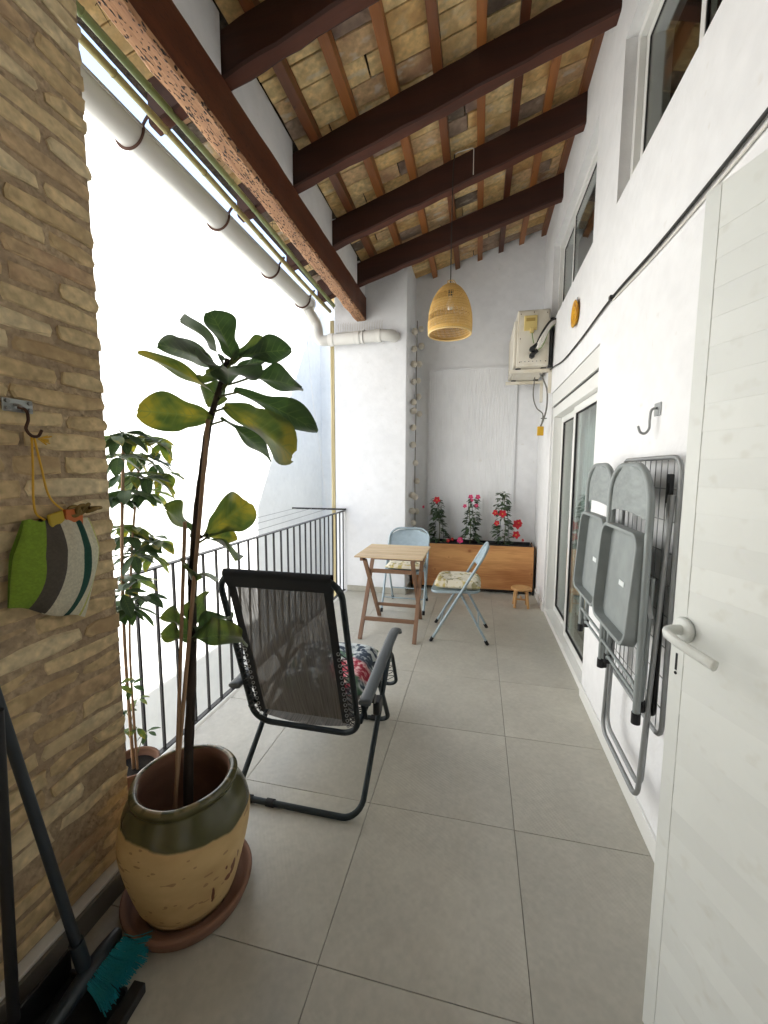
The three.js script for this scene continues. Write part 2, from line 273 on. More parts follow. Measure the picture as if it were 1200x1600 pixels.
// ---------------------------------------------------------------- courtyard outside
solo('courtyard_wall', 'tall sunlit white rendered wall facing the terrace across the courtyard', 'wall', bx(-6.3, -6, -8, 7.25, -15.6, 12, 'z'), M.outerWall);
solo('courtyard_end_wall', 'shaded white wall closing the far end of the courtyard', 'wall', bx(-6, -1.5, -8, 7.95, -15.5, -15.2), M.outerWall);
solo('house_base_wall', 'white wall of the house below the terrace railing', 'wall', bx(-1.58, -1.4, -8, -0.352, -15.2, 12, 'z'), M.outerWall);
solo('added_house_block', 'unseen white house block added behind the terrace end wall to cut skylight', 'building', bx(-1.66, 3.8, -0.35, 4.6, -15.2, -5.52, 'z'), M.outerWall);  // hidden volume added to screen sky from the courtyard wall
solo('added_house_block', 'unseen white house block added behind the near wall to cut stray skylight', 'building', bx(-1.58, 3.8, -0.35, 4.6, 1.62, 12, 'z'), M.outerWall);  // volume behind the camera, added to reduce stray skylight
structure('courtyard_ground', bx(-6, -1.58, -8.1, -8, -15.2, 12), M.outerWall, 'pale paved courtyard ground far below the terrace');

// ---------------------------------------------------------------- house wall with windows and sliding door
{
  const h = thing('house_wall', 'long white plastered house wall with high windows and a sliding glass door', 'wall');
  const s = new THREE.Shape(); s.moveTo(-1.5, -0.03); s.lineTo(5.5, -0.03); s.lineTo(5.5, 4.32); s.lineTo(-1.5, 4.32); s.closePath();
  const hole = (a0, a1, y0, y1) => { const p = new THREE.Path(); p.moveTo(a0, y0); p.lineTo(a0, y1); p.lineTo(a1, y1); p.lineTo(a1, y0); p.closePath(); s.holes.push(p); };
  hole(2.72, 4.33, 0.0, 2.19); hole(3.02, 4.58, 2.9, 3.66); hole(0.55, 2.545, 2.85, 3.64); hole(-0.25, 0.42, 0.0, 2.05);
  let g = new THREE.ExtrudeGeometry(s, { depth: 0.22, bevelEnabled: false });
  g.applyMatrix4(new THREE.Matrix4().makeBasis(V(0, 0, -1), V(0, 1, 0), V(1, 0, 0))); g.translate(WX, 0, 0);
  part(h, 'plaster', uvAxes(g, 'z'), M.whiteWall);
  part(h, 'skirting', merge([bx(WX - 0.012, WX, 0, 0.085, -2.72, -0.43, 'z', 0.003), bx(WX - 0.012, WX, 0, 0.085, -5.19, -4.335, 'z', 0.003)]), M.frameWhite);
  const win = (a0, a1, y0, y1, panes, x) => {
    const w = sub(h, 'window');
    const F = (z0, z1, ya, yb, xa = x, xb = x + 0.05) => bx(xa, xb, ya, yb, -z1, -z0, 'z', 0.003);
    part(w, 'frame', merge([F(a0, a1, y1 - 0.04, y1), F(a0, a1, y0, y0 + 0.035), F(a0, a0 + 0.04, y0 + 0.035, y1 - 0.04), F(a1 - 0.04, a1, y0 + 0.035, y1 - 0.04)]), M.frameWhite);
    const n = panes.length - 1;
    for (let i = 0; i < n; i++) {
      const b0 = i ? panes[i] - 0.02 : a0 + 0.042, b1 = i < n - 1 ? panes[i + 1] + 0.02 : a1 - 0.042, xo = x + 0.012 + (i % 2) * 0.018;
      const q = 0.035, yA = y0 + 0.037, yB = y1 - 0.042, G = (z0, z1, ya, yb) => bx(xo, xo + 0.016, ya, yb, -z1, -z0, 'z', 0.002);
      part(w, 'sash', merge([G(b0, b1, yB - q, yB), G(b0, b1, yA, yA + q), G(b0, b0 + q, yA + q, yB - q), G(b1 - q, b1, yA + q, yB - q)]), M.frameWhite);
      const k = 0.006; part(w, 'gasket', merge([[b0 + q, b1 - q, yB - q - k, yB - q], [b0 + q, b1 - q, yA + q, yA + q + k], [b0 + q, b0 + q + k, yA + q + k, yB - q - k], [b1 - q - k, b1 - q, yA + q + k, yB - q - k]].map(([z0, z1, ya, yb]) => bx(xo + 0.003, xo + 0.013, ya, yb, -z1, -z0))), M.gasket);
      part(w, 'pane', bx(xo + 0.006, xo + 0.0095, yA + q, yB - q, -(b1 - q), -(b0 + q), 'z'), M.glass);
    }
  };
  win(3.02, 4.58, 2.9, 3.66, [0, 3.98, 1], 0.735); win(0.55, 2.545, 2.85, 3.64, [0, 1.86, 1], 0.735);
  // sliding door
  const d = sub(h, 'sliding_door'), B = (z0, z1, ya, yb, xa, xb, r = 0.003) => bx(xa, xb, ya, yb, -z1, -z0, 'z', r);
  part(d, 'shutter_box', B(2.725, 4.325, 2.055, 2.182, 0.683, 0.86), M.frameWhite);
  part(d, 'shutter_slot', B(2.73, 4.32, 2.04, 2.056, 0.70, 0.85, 0), M.gasket);
  part(d, 'frame', merge([B(2.725, 4.325, 1.95, 2.04, 0.695, 0.80), B(2.725, 4.325, 0.0, 0.05, 0.685, 0.80), B(4.27, 4.325, 0.05, 1.95, 0.695, 0.80), B(2.725, 2.755, 0.05, 1.95, 0.72, 0.80)]), M.frameWhite);
  part(d, 'dark_strip', B(2.757, 2.80, 0.05, 1.95, 0.715, 0.735, 0), M.gasket);  // plain dark upright strip between near jamb and sash
  const sash = (b0, b1, xo) => {
    const q = 0.055, yA = 0.052, yB = 1.948;
    part(d, 'sash', merge([B(b0, b1, yB - q, yB, xo, xo + 0.03), B(b0, b1, yA, yA + q, xo, xo + 0.03), B(b0, b0 + q, yA + q, yB - q, xo, xo + 0.03), B(b1 - q, b1, yA + q, yB - q, xo, xo + 0.03)]), M.frameWhite);
    part(d, 'gasket', merge([B(b0 + q, b0 + q + 0.008, yA + q, yB - q, xo + 0.005, xo + 0.025, 0), B(b1 - q - 0.008, b1 - q, yA + q, yB - q, xo + 0.005, xo + 0.025, 0), B(b0 + q + 0.008, b1 - q - 0.008, yB - q - 0.008, yB - q, xo + 0.005, xo + 0.025, 0), B(b0 + q + 0.008, b1 - q - 0.008, yA + q, yA + q + 0.008, xo + 0.005, xo + 0.025, 0)]), M.gasket);
    part(d, 'pane', B(b0 + q, b1 - q, yA + q, yB - q, xo + 0.012, xo + 0.016, 0), M.glass);
  };
  sash(2.80, 3.60, 0.735); sash(3.50, 4.268, 0.768);
  part(d, 'handle', B(2.822, 2.838, 0.95, 1.1, 0.712, 0.735, 0.004), M.frameWhite);
}
structure('interior_room', merge([bx(0.9, 3.8, -0.03, 0, -5.5, 1.5), bx(0.9, 3.8, 4.2, 4.3, -5.5, 1.5), bx(3.7, 3.8, 0, 4.2, -5.5, 1.5), bx(0.9, 3.7, 0, 4.2, -5.6, -5.5), bx(0.9, 3.7, 0, 4.2, 1.5, 1.6), bx(0.91, 3.7, 2.45, 2.7, -5.5, 1.5)]), M.room, 'dim room behind the glass of the house wall');
solo('curtain', 'pale thin curtain hanging behind the sliding glass door', 'curtain', gridSurface(90, 4, (u, v) => V(0.98 + 0.02 * Math.sin(u * 70), 0.05 + v * 2.1, -3.45 - u * 0.9)), M.curtain);

// ---------------------------------------------------------------- end wall of the terrace
{
  const w = thing('terrace_end_wall', 'white plastered end wall with a projecting pier and a recessed bay', 'wall');
  part(w, 'recess', bx(-0.8, WX, -0.03, 4.3, BZ - 0.3, BZ), M.backWall);
  part(w, 'pier', bx(-1.64, -0.8, -0.03, 4.1, BZ - 0.3, PZ, 'y', 0.012), M.backWall);
  part(w, 'skirting', merge([bx(-1.5, -0.795, 0, 0.068, PZ, PZ + 0.011, 'x', 0.002), bx(-0.8, -0.789, 0, 0.068, BZ, PZ - 0.001, 'x', 0.002)]), M.floorTile[0]);
  const n = 34; part(w, 'ribbed_panel', gridSurface(n * 6, 1, (u, v) => { const q = (u * n) % 1; return V(-0.6 + u, 0.45 + v * 2.2, BZ + 0.012 + 0.0035 * Math.pow(Math.abs(Math.sin(q * Math.PI)), 0.6)); }), M.backWall);
  part(w, 'panel_frame', merge([bx(-0.625, -0.6, 0.45, 2.675, BZ, BZ + 0.022, 'y', 0.003), bx(0.4, 0.425, 0.45, 2.675, BZ, BZ + 0.022, 'y', 0.003), bx(-0.6, 0.4, 2.65, 2.675, BZ, BZ + 0.022, 'x', 0.003)]), M.backWall);
}
solo('rear_wall', 'rough buff wall closing the near end of the terrace', 'wall', bx(-1.3, 0.9, -0.03, 4.2, 1.3, 1.5), M.mortar);

// ---------------------------------------------------------------- roof
const yJ = (x) => 3.56 + 0.272 * (x + 1.27);                 // underside of the joists
{
  const roof = thing('timber_roof', 'sloping terrace roof of dark beams, orange joists and buff clay tiles', 'roof');
  const dk = gridSurface(1, 1, (u, v) => V(0, 0, 0));
  const slab = (x0, x1, z0, z1, lo, hi) => { const g = new THREE.BoxGeometry(1, 1, 1); const p = g.attributes.position; for (let i = 0; i < p.count; i++) { const x = p.getX(i) > 0 ? x1 : x0, z = p.getZ(i) > 0 ? z1 : z0, y = p.getY(i) > 0 ? hi : lo; p.setXYZ(i, x, yJ(x) + y, z); } g.computeVertexNormals(); return uvAxes(g, 'z'); };
  part(roof, 'deck', slab(-1.86, 0.9, -5.5, 1.5, 0.092, 0.25), M.dirt);
  const joists = [-1.11, -0.845, -0.568, -0.30, -0.045, 0.19, 0.416, 0.655], jw = 0.055;
  joists.forEach((x, i) => part(roof, 'joist', (() => { const g = slab(x - jw / 2, x + jw / 2, BZ, 1.3, 0.0, 0.066); return uvAxes(g, 'z', rr(0, 9), rr(0, 9)); })(), M.joist[[1, 0, 0, 1, 0, 2, 0, 1][i]]));
  const tile = (x0, x1, z0, z1, m) => {
    const w = x1 - x0 - 0.006, d = z1 - z0 - 0.007; let g = chipped(w, d, 0.03, 0.003, 0.003); g.rotateX(Math.PI / 2); g = uvAxes(g, 'x', rr(0, 9), rr(0, 9));
    g.rotateZ(Math.atan(0.272)); const x = (x0 + x1) / 2; g.translate(x, yJ(x) + 0.0655 + 0.016 + rr(-0.003, 0.002), (z0 + z1) / 2); part(roof, 'clay_tile', g, m);
  };
  const pick = () => M.roofTile[[0, 0, 0, 1, 1, 1, 2, 2, 0, 3][Math.floor(rnd() * 10)]];
  const edges = [-1.27, ...joists, 0.68];
  for (let z = BZ + 0.02, k = 0; z < -1.35; z += 0.142, k++) {
    for (let b = 0; b < edges.length - 1; b++) {
      const x0 = edges[b] + (b ? jw / 2 - 0.012 : 0), x1 = edges[b + 1] - (b < edges.length - 2 ? jw / 2 - 0.012 : 0);
      if (x1 - x0 < 0.02) continue;
      const m = rnd() < (b === 0 ? 0.3 : 0.03) ? M.roofTile[4] : pick();
      if (rnd() < 0.12 && x1 - x0 > 0.2) { const c = x0 + (x1 - x0) * rr(0.25, 0.75); tile(x0, c, z, z + 0.142, m); tile(c, x1, z, z + 0.142, pick()); } else tile(x0, x1, z, z + 0.142, m);
    }
    const e = [-1.80, -1.62, -1.40]; for (let b = 0; b < 2; b++) if (rnd() < 0.86) tile(e[b], e[b + 1], z, z + 0.142, rnd() < 0.3 ? M.roofTile[4] : pick());
  }
  part(roof, 'near_tiles', slab(-1.84, 0.68, -1.3, 1.3, 0.068, 0.0915), M.roofTile[1]);
  // cross beams; each rises to the house wall and sticks out past the eave beam
  const beams = [[-1.20, -1.12], [-1.97, -1.90], [-2.765, -2.655], [-3.53, -3.385], [-4.27, -4.19]];
  for (const [zl, zr] of beams) {
    const z = (x) => zl + (zr - zl) * (x + 1.27) / 1.95, seg = 26, x0 = -1.72, x1 = WX, W = 0.09;
    const j = Array.from({ length: seg + 1 }, () => [rr(-0.004, 0.004), rr(-0.004, 0.004), rr(-0.006, 0.006)]);
    const q = (k, y, dz, o = 0) => { const x = x0 + (x1 - x0) * k / seg; const jj = j[k]; return V(x, yJ(x) + (y > 0 ? -0.001 : -0.198 + jj[o]), z(x) + dz + (dz < -0.05 ? jj[2] : jj[1])); };
    const ring = (k) => [q(k, 1, 0), q(k, 1, -W), [0, 0]].slice(0, 2).concat([q(k, 0, -W), (() => { const p = q(k, 0, -W); p.z += 0.012; p.y -= 0.008; return p; })(), (() => { const p = q(k, 0, 0); p.z -= 0.012; p.y -= 0.008; return p; })(), q(k, 0, 0)]);
    const pos = [], front = [];
    const quad = (A, a, b, c, d) => A.push(a, b, c, a, c, d);
    const dark = [], red = [];
    for (let k = 0; k < seg; k++) { const a = ring(k), b = ring(k + 1); for (let e = 0; e < 6; e++) { const n = (e + 1) % 6; quad(e === 3 ? red : dark, a[e], a[n], b[n], b[e]); } }
    for (const k of [0, seg]) { const a = ring(k); for (let e = 1; e < 5; e++) k ? dark.push(a[0], a[e], a[e + 1]) : dark.push(a[0], a[e + 1], a[e]); }
    const mk = (l) => { const g = new THREE.BufferGeometry().setFromPoints(l); g.computeVertexNormals(); return uvAxes(g, 'x', zl * 3.1, zr * 1.7); };
    const bm = part(roof, 'beam', mk(dark), M.beam); part(bm, 'underside', mk(red), M.beamRed);
  }
  // eave beam with its raw, pitted underside, and the white infill above it
  const ex0 = -1.385, ex1 = -1.26, ey0 = 3.09, ey1 = 3.335, n = 60, jit = Array.from({ length: n + 1 }, () => [rr(-0.006, 0.006), rr(-0.006, 0.006)]);
  const eb = (k, i) => { const z = PZ + 0.01 + (1.3 - PZ) * k / n, a = jit[k]; return [V(ex0 + a[0], ey1, z), V(ex0 + a[0], ey0 + 0.02 + a[1], z), V(ex0 + 0.018 + a[0], ey0 + a[1] * 0.6, z), V(ex1 - 0.012 + a[1], ey0 + a[0] * 0.6, z), V(ex1 + a[1] * 0.5, ey0 + 0.014, z), V(ex1 + a[1] * 0.4, ey1, z)][i]; };
  const dark = [], raw = [];
  for (let k = 0; k < n; k++) for (let e = 0; e < 6; e++) { const m = (e + 1) % 6, A = e >= 1 && e <= 3 ? raw : dark; A.push(eb(k, e), eb(k + 1, m), eb(k, m), eb(k, e), eb(k + 1, e), eb(k + 1, m)); }
  for (let e = 1; e < 5; e++) dark.push(eb(0, 0), eb(0, e + 1), eb(0, e));
  const mk = (l) => { const g = new THREE.BufferGeometry().setFromPoints(l); g.computeVertexNormals(); return uvAxes(g, 'z'); };
  const be = part(roof, 'eave_beam', mk(dark), M.eaveDark); part(be, 'underside', mk(raw), M.eaveRaw);
  const zb = [1.3, ...beams.map((b) => b[0] + (b[1] - b[0]) * 0), BZ];
  for (let i = 0; i < zb.length - 1; i++) { const z1 = i ? zb[i] - 0.091 : zb[i], z0 = Math.max(zb[i + 1] + 0.004, PZ + 0.003); if (z1 - z0 > 0.03) part(roof, 'infill', bx(-1.375, -1.27, 3.336, 3.63, z0, z1, 'z', 0.006), M.whiteWall); }
}
// ---------------------------------------------------------------- brick pier
{
  const w = thing('brick_pier', 'rough buff brick wall end with crumbling mortar beside the potted fig', 'wall');
  part(w, 'core', bx(-1.56, PIERX - 0.011, -0.03, 3.08, PIERZ + 0.004, PIERE, 'z'), M.mortar);
  part(w, 'cap', bx(-1.6, PIERX - 0.02, 3.081, 3.6, PIERZ + 0.02, PIERE, 'z'), M.whiteWall);
  const near = []; let row = 0;
  for (let y = 0.09; y < 3.04; row++) {
    const h = rr(0.044, 0.052), gap = rr(0.012, 0.02); let z = PIERZ + rr(-0.006, 0.006), first = row % 2 ? rr(0.12, 0.15) : rr(0.25, 0.28);
    while (z < PIERE - 0.02) {
      const L = Math.min(first ?? (rnd() < 0.2 ? rr(0.12, 0.15) : rr(0.25, 0.285)), PIERE - z); first = null; if (L < 0.05) break;
      const rough = y < 1.0 ? 0.007 : 0.004, dep = 0.07;
      let g = wornBrick(L, h, dep, rr(0.003, 0.007), rough); g.rotateY(Math.PI / 2); g = uvAxes(g, 'z', rr(0, 9), rr(0, 9));
      g.translate(PIERX - dep / 2 + (y < 1.0 ? rr(-0.012, 0.001) : rr(-0.006, 0.003)), y + h / 2, z + L / 2);
      const m = M.brick[[0, 0, 1, 1, 2, 3][Math.floor(rnd() * 6)]];
      if (z < -0.35) part(w, 'brick', g, m); else near.push(g);
      z += L + rr(0.008, 0.018);
    }
    y += h + gap;
  }
  const st = part(w, 'near_bricks', merge(near), M.brick[1]); st.userData.kind = 'stuff';
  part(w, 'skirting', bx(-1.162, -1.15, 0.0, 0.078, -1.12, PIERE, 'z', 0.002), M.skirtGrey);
  part(w, 'cement_fillet', bx(-1.215, -1.163, 0.0, 0.084, -1.118, PIERE, 'z', 0.004), M.outerWall);
}
// ---------------------------------------------------------------- railing and clothes line
{
  const r = thing('railing', 'black iron terrace railing of slim vertical bars', 'railing');
  part(r, 'top_rail', bx(RAILX - 0.02, RAILX + 0.02, 0.955, 0.963, PZ, 1.3, 'z', 0.002), M.blackMetal);
  part(r, 'bottom_rail', bx(RAILX - 0.016, RAILX + 0.016, 0.004, 0.012, PZ, 1.3, 'z', 0.002), M.blackMetal);
  for (let z = 1.21; z > PZ + 0.02; z -= 0.12) if (z < -1.05 || z > PIERE) part(r, 'baluster', bx(RAILX - 0.006, RAILX + 0.006, 0.0121, 0.9549, z - 0.006, z + 0.006, 'y'), M.blackMetal);
  for (const z of [-1.35, -2.55, -3.75]) part(r, 'foot', bx(RAILX - 0.01, RAILX + 0.01, -0.02, 0.0039, z - 0.01, z + 0.01, 'y'), M.blackMetal);
  const c = thing('clothes_line', 'dark clothes line arm with thin wires strung outside the railing', 'clothes line');
  part(c, 'arm', bx(-2.18, -1.50, 0.972, 0.992, PZ + 0.03, PZ + 0.05, 'x', 0.002), M.blackMetal);
  for (const x of [-1.72, -1.92, -2.12]) part(c, 'wire', tube([V(x, 0.985, PZ + 0.04), V(x, 0.95, -2.2), V(x, 0.985, 1)], 0.002, 0, 20, 5), M.cableGrey);
}
solo('hanging_line', 'thin pale line hanging from the gutter outside the railing', 'cord', spline([V(-1.9, 3.2, -4.35), V(-1.84, 2.2, -4.42), V(-1.72, 0.98, -4.54)], 0.0022), M.cableWhite);
{
  const p = thing('cream_conduit', 'pair of cream conduit strips running up the edge of the end wall', 'conduit');
  part(p, 'strip', bx(-1.69, -1.668, -0.3, 3.13, PZ - 0.02, PZ + 0.003, 'y', 0.004), M.cream);
  part(p, 'strip', bx(-1.662, -1.645, -0.3, 3.13, PZ - 0.02, PZ + 0.006, 'y', 0.004), M.cream);
}
// ---------------------------------------------------------------- gutter, drain pipe, canes
{
  const g = thing('gutter', 'round grey white plastic gutter hung under the eave', 'gutter'), GX = -1.9, GY = 3.278, R = 0.085;
  const trough = gridSurface(24, 12, (u, v) => { const a = Math.PI + u * Math.PI, z = 0.8 + (-4.42 - 0.8) * v; return V(GX + R * Math.cos(a), GY + R * Math.sin(a) * 1.0, z); });
  const inner = gridSurface(24, 12, (u, v) => { const a = Math.PI + u * Math.PI, z = 0.8 + (-4.42 - 0.8) * v; return V(GX + (R - 0.004) * Math.cos(a), GY + (R - 0.004) * Math.sin(a), z); }, true);
  part(g, 'trough', merge([trough, inner, bx(GX - R - 0.006, GX - R + 0.004, GY - 0.004, GY + 0.012, -4.42, 0.8, 'z', 0.003), bx(GX + R - 0.004, GX + R + 0.006, GY - 0.004, GY + 0.012, -4.42, 0.8, 'z', 0.003)]), M.pvcGrey);
  for (const z of [-1.25, -2.05, -2.83, -3.6, -4.3]) {
    const pts = []; for (let k = 0; k <= 14; k++) { const a = Math.PI * 0.92 + k / 14 * Math.PI * 1.12; pts.push(V(GX + (R + 0.006) * Math.cos(a), GY + (R + 0.006) * Math.sin(a), z)); } pts.push(V(GX + R + 0.05, GY + 0.06, z), V(GX + R + 0.06, GY + 0.075, z));
    part(g, 'bracket', sweepOval(pts, 0.022, 0.005, 40, V(0, 0, 1)), M.rust);
  }
  part(g, 'end_cap', place(new THREE.CylinderGeometry(R + 0.006, R + 0.006, 0.05, 28, 1), GX, GY, -4.44, 0, Math.PI / 2), M.pvcGrey);
  part(g, 'outlet', tube([V(GX + 0.02, 3.2, -4.40), V(GX + 0.06, 3.12, -4.44), V(-1.80, 3.05, -4.48), V(-1.79, 2.88, -4.48), V(-1.62, 2.885, -4.49)], 0.058, 0.07, 60, 18), M.pvcGrey);
  const d = thing('drain_pipe', 'white plastic drain pipe crossing the end wall under a row of spikes', 'pipe');
  part(d, 'pipe', tube([V(-1.66, 2.885, -4.49), V(-0.96, 2.90, -4.49), V(-0.935, 2.90, -4.60)], 0.06, 0.09, 60, 20), M.pvcWhite);
  for (const x of [-1.64, -1.34, -1.1]) part(d, 'socket', place(new THREE.CylinderGeometry(0.067, 0.067, 0.06, 24), x, 2.887 + (x + 1.64) * 0.02, -4.49, 0, 0, Math.PI / 2), M.pvcWhite);
  part(d, 'clamp', merge([place(new THREE.TorusGeometry(0.065, 0.007, 8, 28), -1.27, 2.894, -4.49, Math.PI / 2), bx(-1.283, -1.257, 2.945, 2.975, -4.52, -4.47, 'x', 0.003)]), M.pvcWhite);
  const s = thing('bird_spikes', 'row of thin bird spikes above the drain pipe', 'bird spikes');
  part(s, 'strip', bx(-1.6, -1.05, 2.968, 2.976, -4.575, -4.52, 'x', 0.002), M.pvcWhite);
  const sp = []; for (let x = -1.58; x < -1.06; x += 0.028) for (const a of [-0.5, 0.1, 0.6]) sp.push(tube([V(x, 2.976, -4.55), V(x + a * 0.03, 3.075, -4.55 + a * 0.05)], 0.0012, 0, 1, 4));
  part(s, 'spikes', merge(sp), M.cableWhite);
  const cane = (x, y, lab, m) => {
    const c = thing('bamboo_cane', lab, 'cane', null), L = 4.55 - 0.2; let z = -4.5;
    const sway = (t) => 0.012 * Math.sin(t * 1.7 + x * 20); const pts = []; for (let k = 0; k <= 20; k++) { const q = -4.5 + 5 * k / 20; pts.push(V(x + sway(q), y + 0.008 * Math.sin(q * 1.3 + x), q)); }
    part(c, 'stem', spline(pts, 0.018, 100, 10), m);
    for (let q = -4.3; q < 0.4; q += rr(0.26, 0.36)) part(c, 'node', place(new THREE.TorusGeometry(0.0176, 0.0036, 6, 14), x + sway(q), y + 0.008 * Math.sin(q * 1.3 + x), q), m);
  };
  cane(-1.6, 3.262, 'greener bamboo cane tied under the eave beside the pitted beam', M.cane); cane(-1.655, 3.205, 'yellower bamboo cane tied under the eave beside the gutter', M.cane2);
  const tw = []; for (let k = 0; k < 420; k++) { const z = rr(-4.5, -1.2), x = rr(-1.68, -1.42), y = yJ(x) + rr(-0.06, 0.06), a = rr(0, 6.28), l = rr(0.03, 0.10); tw.push(tube([V(x, y, z), V(x + Math.cos(a) * l * 0.6, y - l * 0.7 * rr(0.3, 1.2), z + Math.sin(a) * l)], rr(0.0012, 0.0024), 0, 1, 4)); }
  const t = solo('dry_straw', 'dry straw and twigs hanging from the eave tiles', 'straw', merge(tw), M.twig); t.userData.kind = 'stuff';
}
// ---------------------------------------------------------------- open white door
{
  const d = thing('open_door', 'white slatted door standing open with a lever handle', 'door'), W = 0.66;
  d.position.set(0.47, 0, -1.057); d.rotation.y = -70 * Math.PI / 180;
  part(d, 'frame', merge([bx(0, 0.036, 0.018, 2.02, -0.006, 0.02, 'y', 0.0012), bx(W - 0.06, W, 0.018, 2.02, -0.006, 0.02, 'y', 0.004), bx(0.0362, W - 0.06, 1.93, 2.02, -0.006, 0.0195, 'x', 0.001), bx(0.0362, W - 0.06, 0.018, 0.07, -0.006, 0.0195, 'x', 0.001)]), M.doorWhite);
  part(d, 'backing', bx(0.0362, W - 0.06, 0.07, 1.93, -0.005, 0.008, 'x'), M.doorWhite);
  for (let k = 0, y = 0.07; k < 32; k++, y += 0.058125) { let g = new RoundedBoxGeometry(W - 0.086, 0.0587, 0.009, 1, 0.0004); g = uvAxes(g, 'x', rr(0, 3), rr(0, 3)); g.rotateX(-0.013); g.translate(0.03 + (W - 0.086) / 2, y + 0.02906, 0.0144); part(d, 'slat', g, M.doorWhite); }
  part(d, 'groove_shade', bx(-0.0025, 0.0005, 0.05, 1.99, -0.0055, -0.0015, 'y'), M.cableGrey);  // grey strip drawn for the shade in the rebate groove
  const hd = sub(d, 'handle');
  part(hd, 'rose', place(lathe([[0, 0.012], [0.022, 0.012], [0.027, 0.008], [0.028, 0], [0, 0]], 24), 0.034, 1.085, 0.02, 0, Math.PI / 2), M.doorWhite);
  part(hd, 'lever', sweepOval([V(0.034, 1.085, 0.024), V(0.033, 1.085, 0.055), V(0.040, 1.083, 0.072), V(0.07, 1.078, 0.078), V(0.11, 1.07, 0.074), V(0.155, 1.06, 0.066)], 0.015, 0.022, 40, V(0, 1, 0.2)), M.doorWhite);
  part(d, 'keyhole', merge([bx(0.0155, 0.0205, 0.982, 1.022, 0.0201, 0.0211, 'y'), place(new THREE.CylinderGeometry(0.0038, 0.0038, 0.001, 14), 0.018, 0.975, 0.0206, 0, Math.PI / 2)]), M.gasket);
}
// ---------------------------------------------------------------- cable, hook, plate on the house wall
solo('wall_cable', 'dark cable sagging along the white house wall under the high windows', 'cable', spline([V(WX - 0.012, 2.335, -0.2), V(WX - 0.012, 2.318, -1.3), V(WX - 0.012, 2.325, -1.9), V(WX - 0.012, 2.355, -2.49), V(WX - 0.012, 2.345, -3.2), V(WX - 0.012, 2.36, -3.8), V(WX - 0.014, 2.42, -4.28), V(WX - 0.02, 2.43, -4.5)], 0.0062, 80), M.cable);
solo('white_wall_cable', 'thin white cable clipped just under the dark wall cable', 'cable', spline([V(WX - 0.007, 2.31, -0.2), V(WX - 0.007, 2.293, -1.3), V(WX - 0.007, 2.305, -1.9), V(WX - 0.007, 2.342, -2.49)], 0.004, 60), M.cableWhite);
solo('cable_clip', 'small black clip where the wall cable changes thickness', 'cable clip', bx(WX - 0.026, WX, 2.343, 2.367, -2.505, -2.475, 'x', 0.004), M.plasticBlack);
{
  const p = thing('wall_plate', 'round yellow decorative plate hung on the house wall', 'plate');
  const g = lathe([[0, 0.012], [0.055, 0.012], [0.07, 0.02], [0.092, 0.026], [0.096, 0.022], [0.07, 0.0], [0, 0]], 40); part(p, 'dish', place(g, WX, 2.59, -3.38, 0, 0, Math.PI / 2), std({ map: tex(256, (u, v) => mix([224, 168, 30], [150, 84, 20], clamp01(fbm(u, v, 12, 6, 3, 181) * 2.4 - 1.1))), roughness: 0.3 }));
  part(p, 'hanger', place(new THREE.TorusGeometry(0.01, 0.0015, 6, 14), WX - 0.004, 2.697, -3.38, Math.PI / 2), M.steel);
}
{
  const h = thing('wall_hook', 'empty steel hook screwed to the white wall above the folded chairs', 'hook');
  part(h, 'plate', bx(WX - 0.006, WX, 1.655, 1.705, -1.855, -1.80, 'y', 0.002), M.galv);
  part(h, 'hook', spline([V(WX - 0.006, 1.685, -1.828), V(WX - 0.022, 1.68, -1.83), V(WX - 0.028, 1.64, -1.83), V(WX - 0.028, 1.605, -1.832), V(WX - 0.04, 1.588, -1.835), V(WX - 0.054, 1.592, -1.84), V(WX - 0.064, 1.618, -1.842)], 0.0048, 40), M.steel);
}
